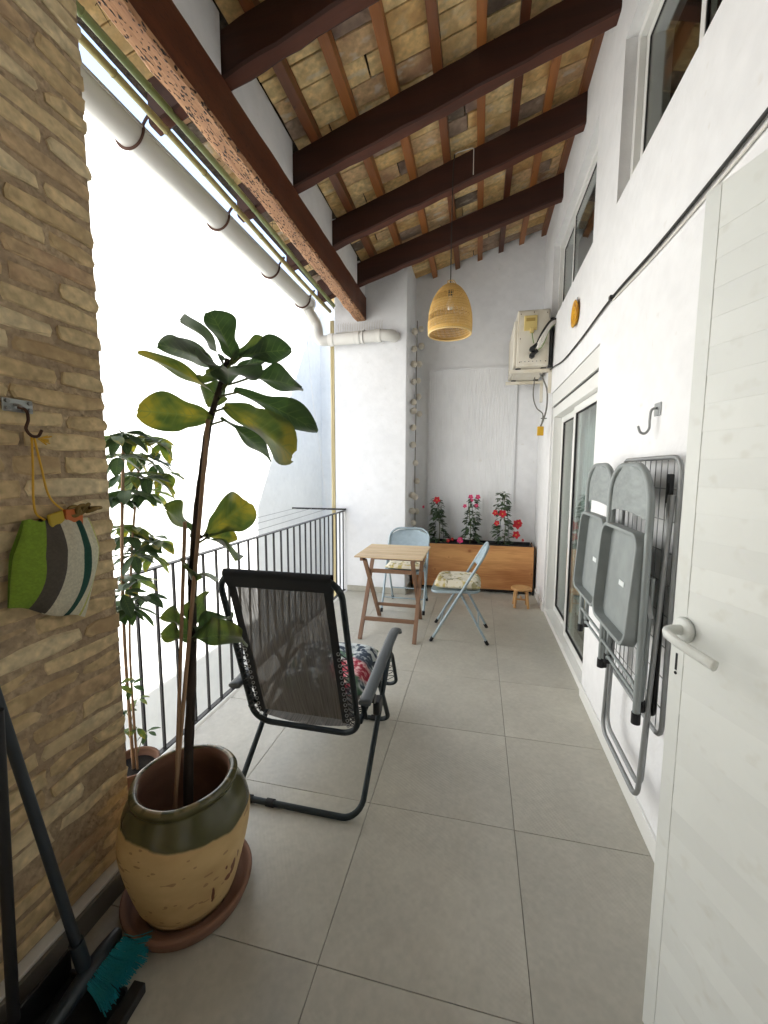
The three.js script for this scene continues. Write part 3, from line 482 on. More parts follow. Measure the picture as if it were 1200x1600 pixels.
// ---------------------------------------------------------------- air conditioner
{
  const a = thing('air_conditioner', 'cream outdoor air conditioner unit mounted high on brackets in the corner', 'air conditioner');
  const x0 = 0.335, x1 = 0.635, z0 = -5.1, z1 = -4.33, y0 = 2.455, y1 = 2.985;
  part(a, 'casing', bx(x0, x1, y0, y1, z0, z1, 'y', 0.012), M.acWhite);
  part(a, 'side_cover', bx(x0 + 0.018, x1 - 0.016, y0 + 0.025, y1 - 0.018, z1 + 0.0005, z1 + 0.009, 'y', 0.003), M.acWhite);
  part(a, 'front_grille', bx(x0 - 0.028, x0 - 0.001, y0 + 0.01, y1 - 0.09, z0 + 0.05, z1 - 0.02, 'y', 0.008), M.acWhite);
  const tb = part(a, 'terminal_cover', bx(x0 + 0.06, x0 + 0.18, y1 - 0.2, y1 - 0.06, z1 + 0.0095, z1 + 0.024, 'y', 0.006), M.acYellow);
  part(tb, 'label', bx(x0 + 0.078, x0 + 0.16, y1 - 0.115, y1 - 0.085, z1 + 0.0245, z1 + 0.0265, 'y'), std({ color: 0xa88d4a, roughness: 0.5 }));
  part(a, 'terminal_plug', bx(x0 + 0.115, x0 + 0.15, y1 - 0.225, y1 - 0.175, z1 + 0.0095, z1 + 0.034, 'y', 0.005), M.acYellow);
  for (const y of [0.13, 0.07]) part(a, 'valve', merge([place(new THREE.CylinderGeometry(0.026, 0.026, 0.05, 6), x0 + 0.14, y0 + y + 0.02, z1 + 0.035, 0, Math.PI / 2), place(new THREE.CylinderGeometry(0.018, 0.018, 0.06, 12), x0 + 0.165, y0 + y + 0.045, z1 + 0.045, 0, 0.2, -0.9)]), M.plasticBlack);
  for (const [u, v] of [[0.03, 0.04], [0.27, 0.04], [0.03, 0.26], [0.03, 0.49], [0.27, 0.49], [0.15, 0.5]]) part(a, 'screw', place(new THREE.CylinderGeometry(0.005, 0.005, 0.003, 8), x0 + u, y0 + v, z1 + 0.0105, 0, Math.PI / 2), M.rust);
  for (let k = 0; k < 6; k++) part(a, 'vent_hole', bx(x0 + 0.04 + k * 0.036, x0 + 0.048 + k * 0.036, y0 + 0.04, y0 + 0.046, z1 + 0.0092, z1 + 0.0098, 'x'), M.gasket);
  for (const z of [-4.42, -4.98]) part(a, 'bracket', merge([bx(0.275, WX, y0 - 0.045, y0 - 0.012, z - 0.018, z + 0.018, 'x', 0.003), bx(WX - 0.03, WX - 0.0005, y0 - 0.25, y0 - 0.046, z - 0.018, z + 0.018, 'y', 0.003)]), M.acWhite);
  for (const x of [0.36, 0.60]) for (const z of [-4.42, -4.98]) part(a, 'rubber_pad', bx(x - 0.025, x + 0.025, y0 - 0.0118, y0 - 0.0002, z - 0.02, z + 0.02, 'x'), M.rubber);
  const P0 = V(x0 + 0.18, y0 + 0.16, z1 + 0.05);
  [[M.cableWhite, 0.011, 0.03], [M.cableWhite, 0.009, -0.01], [M.cableWhite, 0.007, -0.04], [M.cableGreen, 0.004, -0.07], [M.cable, 0.012, 0.06]].forEach(([m, r, o]) => part(a, 'pipe', spline([P0.clone().add(V(0, o * 0.5, 0)), V(0.56, y0 + 0.23 + o, z1 + 0.08), V(0.63, y0 + 0.36 + o * 0.5, z1 + 0.06), V(WX + 0.01, y0 + 0.40 + o * 0.3, z1 + 0.02)], r, 24), m));
  part(a, 'pipe_sleeve', spline([V(WX - 0.02, y0 + 0.44, z1 - 0.02), V(WX - 0.03, y0 + 0.36, z1 - 0.01), V(WX - 0.028, y0 + 0.2, z1 - 0.03), V(WX - 0.025, y0 - 0.01, z1 - 0.05)], 0.022, 24), M.plasticBlack);
  part(a, 'earth_wire', spline([V(x0 + 0.135, y1 - 0.225, z1 + 0.02), V(x0 + 0.14, y1 - 0.28, z1 + 0.045), V(x0 + 0.15, y0 + 0.2, z1 + 0.05)], 0.004, 16), M.cableGreen);
}
{
  const c = thing('hanging_connector', 'yellow connector box dangling on grey cables below the air conditioner', 'connector');
  part(c, 'box', bx(0.565, 0.625, 1.79, 1.88, -4.42, -4.39, 'y', 0.006), M.yellow);
  part(c, 'cable', spline([V(0.595, 1.88, -4.405), V(0.62, 1.95, -4.405), V(0.645, 2.06, -4.41), V(0.64, 2.25, -4.42), V(0.57, 2.40, -4.41)], 0.008, 40), M.cableGrey);
  part(c, 'cable', spline([V(0.60, 1.88, -4.405), V(0.61, 2.0, -4.40), V(0.55, 2.06, -4.39), V(0.515, 2.16, -4.39), V(0.52, 2.36, -4.40)], 0.006, 40), M.cableGrey);
  part(c, 'tie', bx(0.595, 0.65, 1.955, 1.962, -4.415, -4.40, 'x'), M.cable);
}
// ---------------------------------------------------------------- garland
{
  const g = thing('ball_garland', 'string of small white balls hanging in the corner beside the pier', 'garland');
  part(g, 'string', spline([V(-0.75, 3.2, -5.0), V(-0.755, 2.6, -5.0), V(-0.755, 2.1, -5.0), V(-0.76, 1.4, -5.0), V(-0.75, 0.70, -5.0)], 0.0045, 60), M.string);
  for (const [x, y] of [[-0.799, 3.118], [-0.721, 3.142], [-0.803, 2.913], [-0.715, 2.941], [-0.812, 2.734], [-0.739, 2.73], [-0.818, 2.524], [-0.751, 2.535], [-0.743, 2.343], [-0.811, 2.279], [-0.806, 2.172], [-0.73, 2.133], [-0.808, 1.967], [-0.806, 1.756], [-0.772, 1.531], [-0.754, 1.304], [-0.843, 1.124], [-0.771, 1.102], [-0.836, 0.925], [-0.759, 0.921], [-0.792, 0.771]]) {
    const r = rr(0.034, 0.039), k = x < -0.765 ? 0.94 : 1, X = Math.max(x * k, -0.757), Y = 1.44 + (y - 1.44) * k, Zb = -5.12 * k, b = part(g, 'ball', place(new THREE.SphereGeometry(r, 18, 12), X, Y, Zb), M.cotton);
    part(b, 'cap', place(new THREE.TorusGeometry(r * 0.62, 0.004, 6, 16), X, Y + r * 0.78, Zb, 0, Math.PI / 2), M.cotton);
  }
}
// ---------------------------------------------------------------- pendant lamp
{
  const L = thing('pendant_lamp', 'bell shaped woven wicker pendant lamp on a black cord', 'lamp'), cx = -0.245, cz = -3.33, y0 = 2.49, H = 0.37;
  const R = (t) => 0.168 * Math.pow(1 - Math.pow(t, 2.3), 0.62) * (1 - 0.03 * Math.pow(1 - t, 4)) + 0.018 * t;
  const P = (a, t, o = 0) => { const r = R(t) + o; return V(cx + r * Math.cos(a), y0 + t * H, cz + r * Math.sin(a)); };
  const N = 150, ribs = [[], []], rings = [[], [], []];
  const open = (t, a) => (t > 0.26 && t < 0.40 && Math.cos(a - 2.2) > -0.2) || (t > 0.62 && t < 0.76 && Math.cos(a - 1.9) > -0.35);
  for (let k = 0; k < N; k++) {
    const a = k / N * Math.PI * 2; let pts = [];
    for (let i = 0; i <= 28; i++) { const t = i / 28 * 0.985; if (k % 3 && open(t, a)) { if (pts.length > 2) ribs[k % 2].push(spline(pts, 0.0021, pts.length, 4)); pts = []; } else pts.push(P(a + 0.01 * Math.sin(i * 0.9 + k), t, k % 2 ? 0.0022 : 0.0008)); }
    if (pts.length > 2) ribs[k % 2].push(spline(pts, 0.0021, pts.length, 4));
  }
  const sh = sub(L, 'shade');
  part(sh, 'upright_canes', merge(ribs.flat()), M.wicker[0]);
  let q = 0; for (let t = 0.035; t < 0.97; t += 0.0175, q++) {
    const runs = []; let cur = []; for (let i = 0; i <= 72; i++) { const a = i / 72 * Math.PI * 2, tt = t + 0.02 * Math.sin(a + 1.2); if (open(t, a) && q % 4) { if (cur.length > 2) runs.push(cur); cur = []; } else cur.push(P(a, Math.min(0.985, tt), q % 2 ? 0.0012 : -0.001)); }
    if (cur.length > 2) runs.push(cur); for (const r of runs) rings[q % 3].push(spline(r, 0.0019, r.length, 5));
  }
  rings.forEach((r, i) => part(sh, 'weave', merge(r), M.wicker[i]));
  part(sh, 'rim', place(new THREE.TorusGeometry(R(0), 0.007, 8, 72), cx, y0 + 0.004, cz, 0, Math.PI / 2), M.wicker[2]);
  part(sh, 'rim_band', place(new THREE.CylinderGeometry(R(0.06) + 0.003, R(0) + 0.003, 0.024, 72, 1, true), cx, y0 + 0.017, cz), std({ color: 0xdcb15c, roughness: 0.6, side: THREE.DoubleSide }));
  part(L, 'top_loops', merge([0, 1, 2, 3].map((k) => { const a = k * 1.57 + 0.4; return spline([V(cx + 0.05 * Math.cos(a), y0 + H * 0.965, cz + 0.05 * Math.sin(a)), V(cx + 0.03 * Math.cos(a + 0.3), y0 + H + 0.02, cz + 0.03 * Math.sin(a + 0.3)), V(cx, y0 + H + 0.032, cz)], 0.0028, 12, 5); })), M.wicker[0]);
  part(L, 'lamp_holder', place(lathe([[0, 0], [0.02, 0], [0.022, 0.05], [0.012, 0.07], [0, 0.07]], 18), cx, y0 + H - 0.09, cz), M.plasticBlack);
  part(L, 'bulb', place(lathe([[0, 0], [0.02, 0.006], [0.031, 0.03], [0.026, 0.055], [0.014, 0.08], [0.013, 0.1], [0, 0.1]], 20), cx, y0 + H - 0.19, cz), phy({ color: 0xf1efe8, roughness: 0.25 }));
  part(L, 'cord', spline([V(cx, y0 + H - 0.02, cz), V(cx, 3.3, cz), V(cx + 0.005, 3.7, cz), V(cx + 0.012, 3.80, cz - 0.03)], 0.0042, 30), M.cable);
  part(L, 'upper_cord', tube([V(cx + 0.012, 3.80, cz - 0.03), V(cx + 0.03, 3.815, cz - 0.035), V(cx + 0.15, 3.83, cz - 0.035), V(cx + 0.15, 3.66, cz - 0.06)], 0.003, 0.012, 40, 6), M.cableWhite);
}
// ---------------------------------------------------------------- planter and plants
const leafTex = (a, b, s, yel) => tex(256, (u, v) => { const x = Math.abs(u - 0.5) * 2, n = fbm(u, v, 5, 5, 4, s), q = (v * 9 - x * 1.7) % 1, vein = Math.exp(-Math.pow((q < 0 ? q + 1 : q) - 0.5, 2) * 160) * (1 - x) + Math.exp(-x * x * 900); let c = mix(a, b, clamp01(n * 1.4 - 0.2)); if (yel) { const yy = clamp01((fbm(u, v, 3, 3, 3, s + 3) - 0.5 + v * 0.42 + (q - 0.5) * 0.03) * 3 - 0.35) * yel; c = mix(c, [178, 158, 44], yy * (1 - 0.45 * clamp01(vein))); } return mix(c, [126, 138, 74], clamp01(vein) * 0.42); });
const leafMat = (a, b, s, yel, o = {}) => phy({ map: leafTex(a, b, s, yel), roughness: 0.8, transmission: 0.28, thickness: 0, side: THREE.DoubleSide, clearcoat: 0.22, clearcoatRoughness: 0.4, ...o });
M.fig = [leafMat([62, 88, 40], [44, 68, 32], 201, 0), leafMat([74, 98, 42], [52, 78, 34], 205, 0.25), leafMat([88, 106, 42], [62, 86, 34], 209, 0.7)];
M.sche = [leafMat([72, 100, 46], [50, 78, 38], 213, 0, { transmission: 0.25 }), leafMat([136, 150, 52], [70, 100, 42], 217, 0.8, { transmission: 0.4 }), leafMat([60, 86, 44], [42, 66, 36], 221, 0, { transmission: 0.2 })];
M.mand = [leafMat([58, 84, 46], [38, 62, 38], 225, 0), leafMat([72, 98, 54], [48, 74, 44], 229, 0)];
M.red = phy({ color: 0xc01a2c, roughness: 0.8, transmission: 0.2, thickness: 0, side: THREE.DoubleSide });
M.pink = phy({ color: 0xd83a78, roughness: 0.8, transmission: 0.2, thickness: 0, side: THREE.DoubleSide });
M.flowerEye = std({ color: 0xd8b040, roughness: 0.8 });
function leafGeo(base, tip, width, roll = 1, prof = 'fig', droop = 0.12, ns = 10, nw = 6, side = null) {
  const d = tip.clone().sub(base), L = d.length(), z = d.clone().normalize();
  let up = side ?? V(0, 1, 0); let x = up.clone().cross(z); if (x.length() < 0.05) x = V(1, 0, 0).cross(z); x.normalize(); let y = z.clone().cross(x);
  x.applyAxisAngle(z, roll); y.applyAxisAngle(z, roll);
  const ph = rr(0, 6), wa = prof === 'fig' ? 0.10 : 0.03;
  const W = (t) => prof === 'fig' ? Math.pow(Math.sin(Math.PI * Math.pow(clamp01(t), 1.35) * 0.985 + 0.015), 0.62) * (0.62 + 0.5 * t) * (1 - 0.16 * Math.exp(-Math.pow((t - 0.38) / 0.12, 2))) : Math.pow(Math.sin(Math.PI * Math.min(1, Math.pow(t, 0.9))), 0.8);
  return gridSurface(nw, ns, (u, v) => {
    const s = (u - 0.5) * 2, w = W(0.03 + 0.96 * v) * width / 2 * (prof === 'fig' ? 1.0 : 1);
    const lift = -droop * L * Math.pow(v, 2) + droop * L * 0.55 * v + Math.abs(s) * w * 0.28 + wa * width * Math.sin(v * 9 + s * 2 + ph) * Math.abs(s);
    return base.clone().addScaledVector(z, v * L).addScaledVector(x, s * w).addScaledVector(y, lift);
  });
}
function flower(p, dir, r, mat, parent) {
  const z = dir.clone().normalize(), x = V(0.3, 1, 0.2).cross(z).normalize(), y = z.clone().cross(x), g = [];
  for (let k = 0; k < 5; k++) { const a = k * 1.2566 + rr(-0.1, 0.1), e = x.clone().multiplyScalar(Math.cos(a)).addScaledVector(y, Math.sin(a)); const b = p.clone().addScaledVector(e, r * 0.1), t = p.clone().addScaledVector(e, r).addScaledVector(z, r * 0.25); const n = z.clone(); g.push(leafGeo(b, t, r * 0.85, 0, 'oval', 0.2, 4, 3, n)); }
  const f = part(parent, 'flower', merge(g), mat); part(f, 'flower_centre', place(new THREE.SphereGeometry(r * 0.16, 8, 6), p.x + z.x * r * 0.1, p.y + z.y * r * 0.1, p.z + z.z * r * 0.1), M.flowerEye);
}
{
  const b = thing('planter_box', 'long wooden planter box with knotty pine front against the end wall', 'planter'), x0 = -0.775, x1 = 0.655, zf = -4.87, zb = -5.165;
  part(b, 'front_panel', bx(x0 + 0.012, x1 - 0.012, 0.045, 0.565, zf - 0.016, zf, 'x', 0.003), M.pine);
  part(b, 'back_panel', bx(x0 + 0.012, x1 - 0.012, 0.045, 0.565, zb, zb + 0.016, 'x', 0.003), M.pine);
  for (const x of [x0 + 0.012, x1 - 0.028]) part(b, 'side_panel', bx(x, x + 0.016, 0.045, 0.565, zb + 0.017, zf - 0.017, 'z', 0.003), M.pine);
  for (const x of [x0, x1 - 0.011]) for (const z of [zf - 0.014, zb]) part(b, 'corner_iron', bx(x, x + 0.011, 0.0, 0.575, z, z + 0.014, 'y', 0.002), M.blackMetal);
  part(b, 'base', bx(x0 + 0.03, x1 - 0.03, 0.02, 0.044, zb + 0.02, zf - 0.02), M.blackMetal);
  part(b, 'liner', merge([bx(x0 + 0.03, x1 - 0.03, 0.3, 0.578, zf - 0.024, zf - 0.018), bx(x0 + 0.03, x1 - 0.03, 0.3, 0.578, zb + 0.018, zb + 0.024), bx(x0 + 0.03, x0 + 0.036, 0.3, 0.578, zb + 0.025, zf - 0.025), bx(x1 - 0.036, x1 - 0.03, 0.3, 0.578, zb + 0.025, zf - 0.025)]), M.liner);
  part(b, 'soil', bx(x0 + 0.037, x1 - 0.037, 0.46, 0.52, zb + 0.026, zf - 0.026), M.soil);
}
function climber(label, cx, top, wid, flowers, tint) {
  const p = thing('flowering_climber', label, 'plant', null), cz = -5.0, y0 = 0.52, g = [[], []], H = top - y0;
  part(p, 'stem', spline([V(cx, y0, cz), V(cx + 0.012, y0 + H * 0.35, cz + 0.01), V(cx - 0.01, y0 + H * 0.7, cz), V(cx + 0.005, top - 0.02, cz)], 0.005, 24, 6), M.stemGreen);
  part(p, 'trellis', merge([-1, 1].map((s) => tube([V(cx + s * 0.07, y0 - 0.02, cz - 0.02), V(cx + s * 0.015, top - 0.04, cz - 0.01)], 0.003, 0, 1, 5))), M.plasticBlack);
  const ln = rr(-0.04, 0.04), gp = rr(0, 6.28);
  for (let k = 0; k < 210; k++) {
    const t = Math.pow(rnd(), 0.85), y = y0 + 0.02 + t * H * 0.97, rad = (wid * (0.95 - 0.62 * t) * (0.55 + 0.5 * Math.sqrt(rnd()))), a = rr(0, 6.283), l = rr(0.07, 0.11) * (1 - 0.3 * t);
    const e = V(Math.cos(a), rr(-0.6, 0.25), Math.sin(a)), b = V(cx + ln * t + Math.cos(a) * rad * 0.55 * (1 + 0.35 * Math.sin(y * 19 + gp)), y, cz + Math.sin(a) * rad * 0.55); if (Math.sin(a * 2 + y * 13 + gp) > 0.75) continue; if (b.z + e.z * l < BZ + 0.03) continue;
    g[k % 2].push(leafGeo(b, b.clone().addScaledVector(e, l), l * 0.5, rr(-0.5, 0.5), 'oval', 0.25, 4, 2));
  }
  g.forEach((l, i) => part(p, 'foliage', merge(l), M.mand[i]));
  for (const [dx, y, r, c] of flowers) flower(V(cx + dx, y, cz + wid * 0.75), V(dx * 3, 0.25, 1), r, c, p);
}
climber('flowering climber with one red bloom on top, beside the ball garland', -0.455, 1.10, 0.13, [[-0.02, 1.085, 0.045, M.red], [0.12, 0.60, 0.026, M.red], [-0.18, 1.0, 0.02, M.pink], [0.17, 0.62, 0.022, M.red]]);
climber('flowering climber with pink blooms, between the two red flowered ones', -0.085, 1.11, 0.13, [[0.005, 1.13, 0.03, M.pink], [0.085, 1.13, 0.032, M.pink], [-0.06, 1.02, 0.026, M.pink], [0.07, 1.03, 0.026, M.pink], [-0.105, 0.61, 0.042, M.pink], [0.02, 1.09, 0.02, M.pink]]);
climber('flowering climber with several large red blooms, closest to the house wall', 0.315, 1.19, 0.145, [[-0.03, 0.94, 0.05, M.red], [-0.11, 0.95, 0.038, M.red], [-0.09, 0.83, 0.035, M.red], [0.13, 0.82, 0.058, M.red], [0.15, 0.84, 0.045, M.red], [0.125, 0.70, 0.05, M.red], [0.2, 0.64, 0.02, M.red]]);
// ---------------------------------------------------------------- stool
{
  const s = thing('small_stool', 'little round wooden stool standing in front of the planter box', 'stool'), cx = 0.475, cz = -4.45;
  part(s, 'seat', place(lathe([[0, 0.185], [0.095, 0.185], [0.104, 0.19], [0.106, 0.2], [0.1, 0.208], [0, 0.21]], 32), cx, 0, cz), M.stool);
  for (const [a, b] of [[-1, -1], [1, -1], [1, 1], [-1, 1]]) part(s, 'leg', (() => { const g = tube([V(cx + a * 0.068, 0, cz + b * 0.068), V(cx + a * 0.052, 0.186, cz + b * 0.052)], 0.014, 0, 1, 12); return g; })(), M.stool);
  part(s, 'stretcher', merge([bar(V(cx - 0.06, 0.075, cz), V(cx + 0.06, 0.075, cz), 0.014, 0.016), bar(V(cx, 0.092, cz - 0.06), V(cx, 0.092, cz + 0.06), 0.014, 0.016)]), M.stool);
}
// ---------------------------------------------------------------- folding table
{
  const t = thing('folding_table', 'small slatted wooden folding table with crossed legs', 'table'), x0 = -1.0, x1 = -0.42, z0 = -3.82, z1 = -3.22, Y = 0.725, n = 8, p = (z1 - z0) / n;
  for (let k = 0; k < n; k++) part(t, 'slat', bx(x0, x1, Y - 0.014, Y, z0 + k * p + 0.009, z0 + (k + 1) * p - 0.009, 'x', 0.005), M.tableTop);
  for (const x of [-0.94, -0.50]) part(t, 'batten', bx(x - 0.012, x + 0.012, Y - 0.042, Y - 0.0145, z0 + 0.02, z1 - 0.02, 'z', 0.002), M.tableLeg);
  for (const [s, x, o] of [[1, -0.925, 0], [-1, -0.515, 0]]) {
    part(t, 'leg', bar(V(x - s * 0.03, 0.0, -3.24), V(x - s * 0.03, Y - 0.043, -3.74), 0.022, 0.034, V(1, 0, 0)), M.tableLeg);
    part(t, 'leg', bar(V(x, 0.0, -3.84), V(x, Y - 0.043, -3.30), 0.022, 0.034, V(1, 0, 0)), M.tableLeg);
  }
  part(t, 'stretcher', bar(V(-0.94, 0.15, -3.343), V(-0.50, 0.15, -3.343), 0.016, 0.035), M.tableLeg);
  part(t, 'stretcher', bar(V(-0.91, 0.16, -3.72), V(-0.53, 0.16, -3.72), 0.016, 0.03), M.tableLeg);
  part(t, 'stretcher', bar(V(-0.91, 0.56, -3.42), V(-0.53, 0.56, -3.42), 0.016, 0.035), M.tableLeg);
  part(t, 'stretcher', bar(V(-0.94, 0.62, -3.672), V(-0.50, 0.62, -3.672), 0.016, 0.03), M.tableLeg);
}
// ---------------------------------------------------------------- folding chairs, set up
function openChair(label, x, z, turn, mat) {
  const c = thing('folding_chair', label, 'chair'); c.position.set(x, 0, z); c.rotation.y = turn;
  const w = 0.215, F = V(0, 0, 0.235), T = V(0, 0.80, -0.215), at = (s, k) => V(s * w, F.y + (T.y - F.y) * k, F.z + (T.z - F.z) * k);
  part(c, 'back_frame', tube([at(-1, 0.008), at(-1, 1.01), at(1, 1.01), at(1, 0.008)], 0.0115, 0.12, 110, 10), mat);
  part(c, 'backrest', gridSurface(12, 8, (u, v) => { const s = (u - 0.5) * 2, k = 0.755 + v * 0.235, lim = v > 0.45 ? 1 - 0.5 * Math.pow((v - 0.45) / 0.55, 3) : 1; const p = at(0, k); p.x = s * (w - 0.004) * lim; p.z -= 0.028 * (1 - s * s); p.y += v < 0.05 ? 0.02 * (1 - s * s) : 0; return p; }), (() => { const m = mat.clone(); m.side = THREE.DoubleSide; return m; })());
  for (const s of [-1, 1]) part(c, 'rear_leg', tube([V(s * 0.192, 0.008, -0.235), V(s * 0.192, 0.43, 0.0)], 0.0105, 0, 1, 10), mat);
  part(c, 'front_stretcher', tube([at(-1, 0.17), at(1, 0.17)], 0.007, 0, 1, 8), mat); part(c, 'rear_stretcher', tube([V(-0.192, 0.15, -0.157), V(0.192, 0.15, -0.157)], 0.007, 0, 1, 8), mat);
  let g = new THREE.ExtrudeGeometry(roundRect(0.385, 0.395, 0.06), { depth: 0.012, bevelEnabled: true, bevelThickness: 0.006, bevelSize: 0.006, bevelSegments: 2, curveSegments: 8 }); g.rotateX(-Math.PI / 2); g.rotateX(0.05); g.translate(0, 0.425, 0.04); part(c, 'seat', uvAxes(g), mat);
  for (const s of [-1, 1]) part(c, 'hinge', bar(V(s * 0.204, 0.44, -0.06), V(s * 0.204, 0.52, -0.04), 0.004, 0.02, V(1, 0, 0)), mat);
  for (const [px, pz, dz] of [[-w, 0.235, -0.5], [w, 0.235, -0.5], [-0.192, -0.235, 0.5], [0.192, -0.235, 0.5]]) part(c, 'foot', tube([V(px, 0.0, pz + dz * -0.002), V(px, 0.035, pz + dz * 0.036)], 0.0145, 0, 1, 10), M.rubber);
  return c;
}
const cushTex = tex(512, (u, v) => { const n = fbm(u, v, 9, 9, 3, 241), m = fbm(u, v, 14, 14, 3, 245); let c = [226, 218, 196]; if (n > 0.58) c = mix(c, [196, 178, 110], clamp01((n - 0.58) * 9)); if (m > 0.62) c = mix(c, [150, 142, 104], clamp01((m - 0.62) * 10)); return c; });
M.cushion = std({ map: cushTex, roughness: 0.95, bumpMap: plasterBump, bumpScale: 0.003 });
function pad(label, x, y, z, turn, w, d, h, mat, group) {
  const top = gridSurface(18, 18, (u, v) => { const a = (u - 0.5) * 2, b = (v - 0.5) * 2, e = Math.pow(Math.max(0, 1 - Math.pow(Math.abs(a), 5)), 0.5) * Math.pow(Math.max(0, 1 - Math.pow(Math.abs(b), 5)), 0.5); let tuft = 0; for (const i of [-0.4, 0.4]) for (const j of [-0.4, 0.4]) tuft += 0.32 * Math.exp(-((a - i) ** 2 + (b - j) ** 2) * 18); return V(a * w / 2 * (1 - 0.03 * b * b), h * 0.35 + h * 0.65 * e * (1 - tuft), b * d / 2 * (1 - 0.03 * a * a)); }, true);
  const bot = gridSurface(18, 18, (u, v) => { const a = (u - 0.5) * 2, b = (v - 0.5) * 2, e = Math.pow(Math.max(0, 1 - Math.pow(Math.abs(a), 5)), 0.5) * Math.pow(Math.max(0, 1 - Math.pow(Math.abs(b), 5)), 0.5); return V(a * w / 2 * (1 - 0.03 * b * b), h * 0.35 * (1 - e), b * d / 2 * (1 - 0.03 * a * a)); });
  const m = solo('seat_cushion', label, 'cushion', merge([top, bot]), mat, group); m.position.set(x, y, z); m.rotation.y = turn; return m;
}
openChair('pale blue grey metal folding chair set up behind the wooden table', -0.715, -4.175, 0, M.chairBlue);
pad('cream patterned cushion on the chair behind the table', -0.715, 0.446, -4.135, 0, 0.38, 0.38, 0.05, M.cushion);
openChair('pale blue grey metal folding chair seen from the side next to the table', -0.125, -3.56, -Math.PI / 2, M.chairBlue);
pad('cream patterned cushion on the sideways chair in front of the planter', -0.15, 0.446, -3.56, -Math.PI / 2, 0.40, 0.39, 0.085, M.cushion);

// ---------------------------------------------------------------- folded chairs and drying rack on the wall
function foldedChair(label, zc, px, y0) {
  const c = thing('folded_chair', label, 'chair'); c.position.set(px, y0, zc);        // local: x towards the wall, y up, z across
  const w = 0.215, Hh = 0.91;
  part(c, 'back_frame', tube([V(0, 0.02, -w), V(0.002, Hh, -w), V(0.002, Hh, w), V(0, 0.02, w)], 0.0125, 0.15, 130, 12), M.chairGrey);
  const ds = M.chairGrey.clone(); ds.side = THREE.DoubleSide;
  part(c, 'backrest', gridSurface(14, 8, (u, v) => { const s = (u - 0.5) * 2, lim = v > 0.25 ? 1 - 0.6 * Math.pow((v - 0.25) / 0.75, 3) : 1; return V(0.006 - 0.022 * (1 - s * s), Hh - 0.195 + v * 0.192 + (v < 0.05 ? 0.025 * (1 - s * s) : 0), s * (w - 0.003) * lim); }), ds);
  part(c, 'rear_leg_frame', tube([V(0.03, 0.52, -0.19), V(0.02, 0.06, -0.19)], 0.0105, 0, 1, 10), M.chairGrey); part(c, 'rear_leg_frame', tube([V(0.03, 0.52, 0.19), V(0.02, 0.06, 0.19)], 0.0105, 0, 1, 10), M.chairGrey);
  part(c, 'stretcher', tube([V(0, 0.10, -w), V(-0.008, 0.14, -w + 0.02), V(-0.008, 0.14, w - 0.02), V(0, 0.10, w)], 0.007, 0.03, 30, 8), M.chairGrey);
  part(c, 'stretcher', tube([V(0.02, 0.04, -0.19), V(0.012, 0.075, -0.175), V(0.012, 0.075, 0.175), V(0.02, 0.04, 0.19)], 0.007, 0.03, 30, 8), M.chairGrey);
  // seat hangs as a tray, underside out
  const seat = sub(c, 'seat'); seat.position.set(-0.04, 0.275, 0); seat.rotation.z = -0.06;
  const hole = roundRect(0.40, 0.40, 0.055), rim = roundRect(0.412, 0.412, 0.06); rim.holes.push(roundRect(0.392, 0.392, 0.052));
  let pan = new THREE.ExtrudeGeometry(hole, { depth: 0.003, bevelEnabled: false, curveSegments: 8 }), wall = new THREE.ExtrudeGeometry(rim, { depth: 0.042, bevelEnabled: true, bevelSize: 0.002, bevelThickness: 0.002, bevelSegments: 1, curveSegments: 8 });
  for (const g of [pan, wall]) { g.rotateY(-Math.PI / 2); g.translate(0.03, 0.19, 0); }
  part(seat, 'pan', uvAxes(pan), M.chairGrey); part(seat, 'rim', uvAxes(wall), M.chairGrey);
  part(seat, 'sticker', bx(0.0245, 0.0262, 0.165, 0.185, -0.028, 0.028, 'z'), std({ color: 0xdde3e2, roughness: 0.5 }));
  for (const s of [-1, 1]) part(c, 'hinge', bar(V(0.012, 0.46, s * 0.203), V(0.03, 0.38, s * 0.203), 0.018, 0.004, V(0, 0, 1)), M.steel);
  for (const [a, y, z] of [[0, 0, -w], [0, 0, w], [0.02, 0.035, -0.19], [0.02, 0.035, 0.19]]) part(c, 'foot', tube([V(a, y, z), V(a, y + 0.04, z)], 0.015, 0, 1, 10), M.rubber);
}
foldedChair('grey metal folding chair folded and hung over the drying rack', -1.745, 0.565, 0.55);
foldedChair('grey metal folding chair folded and hung closest to the sliding door', -2.17, 0.575, 0.555);
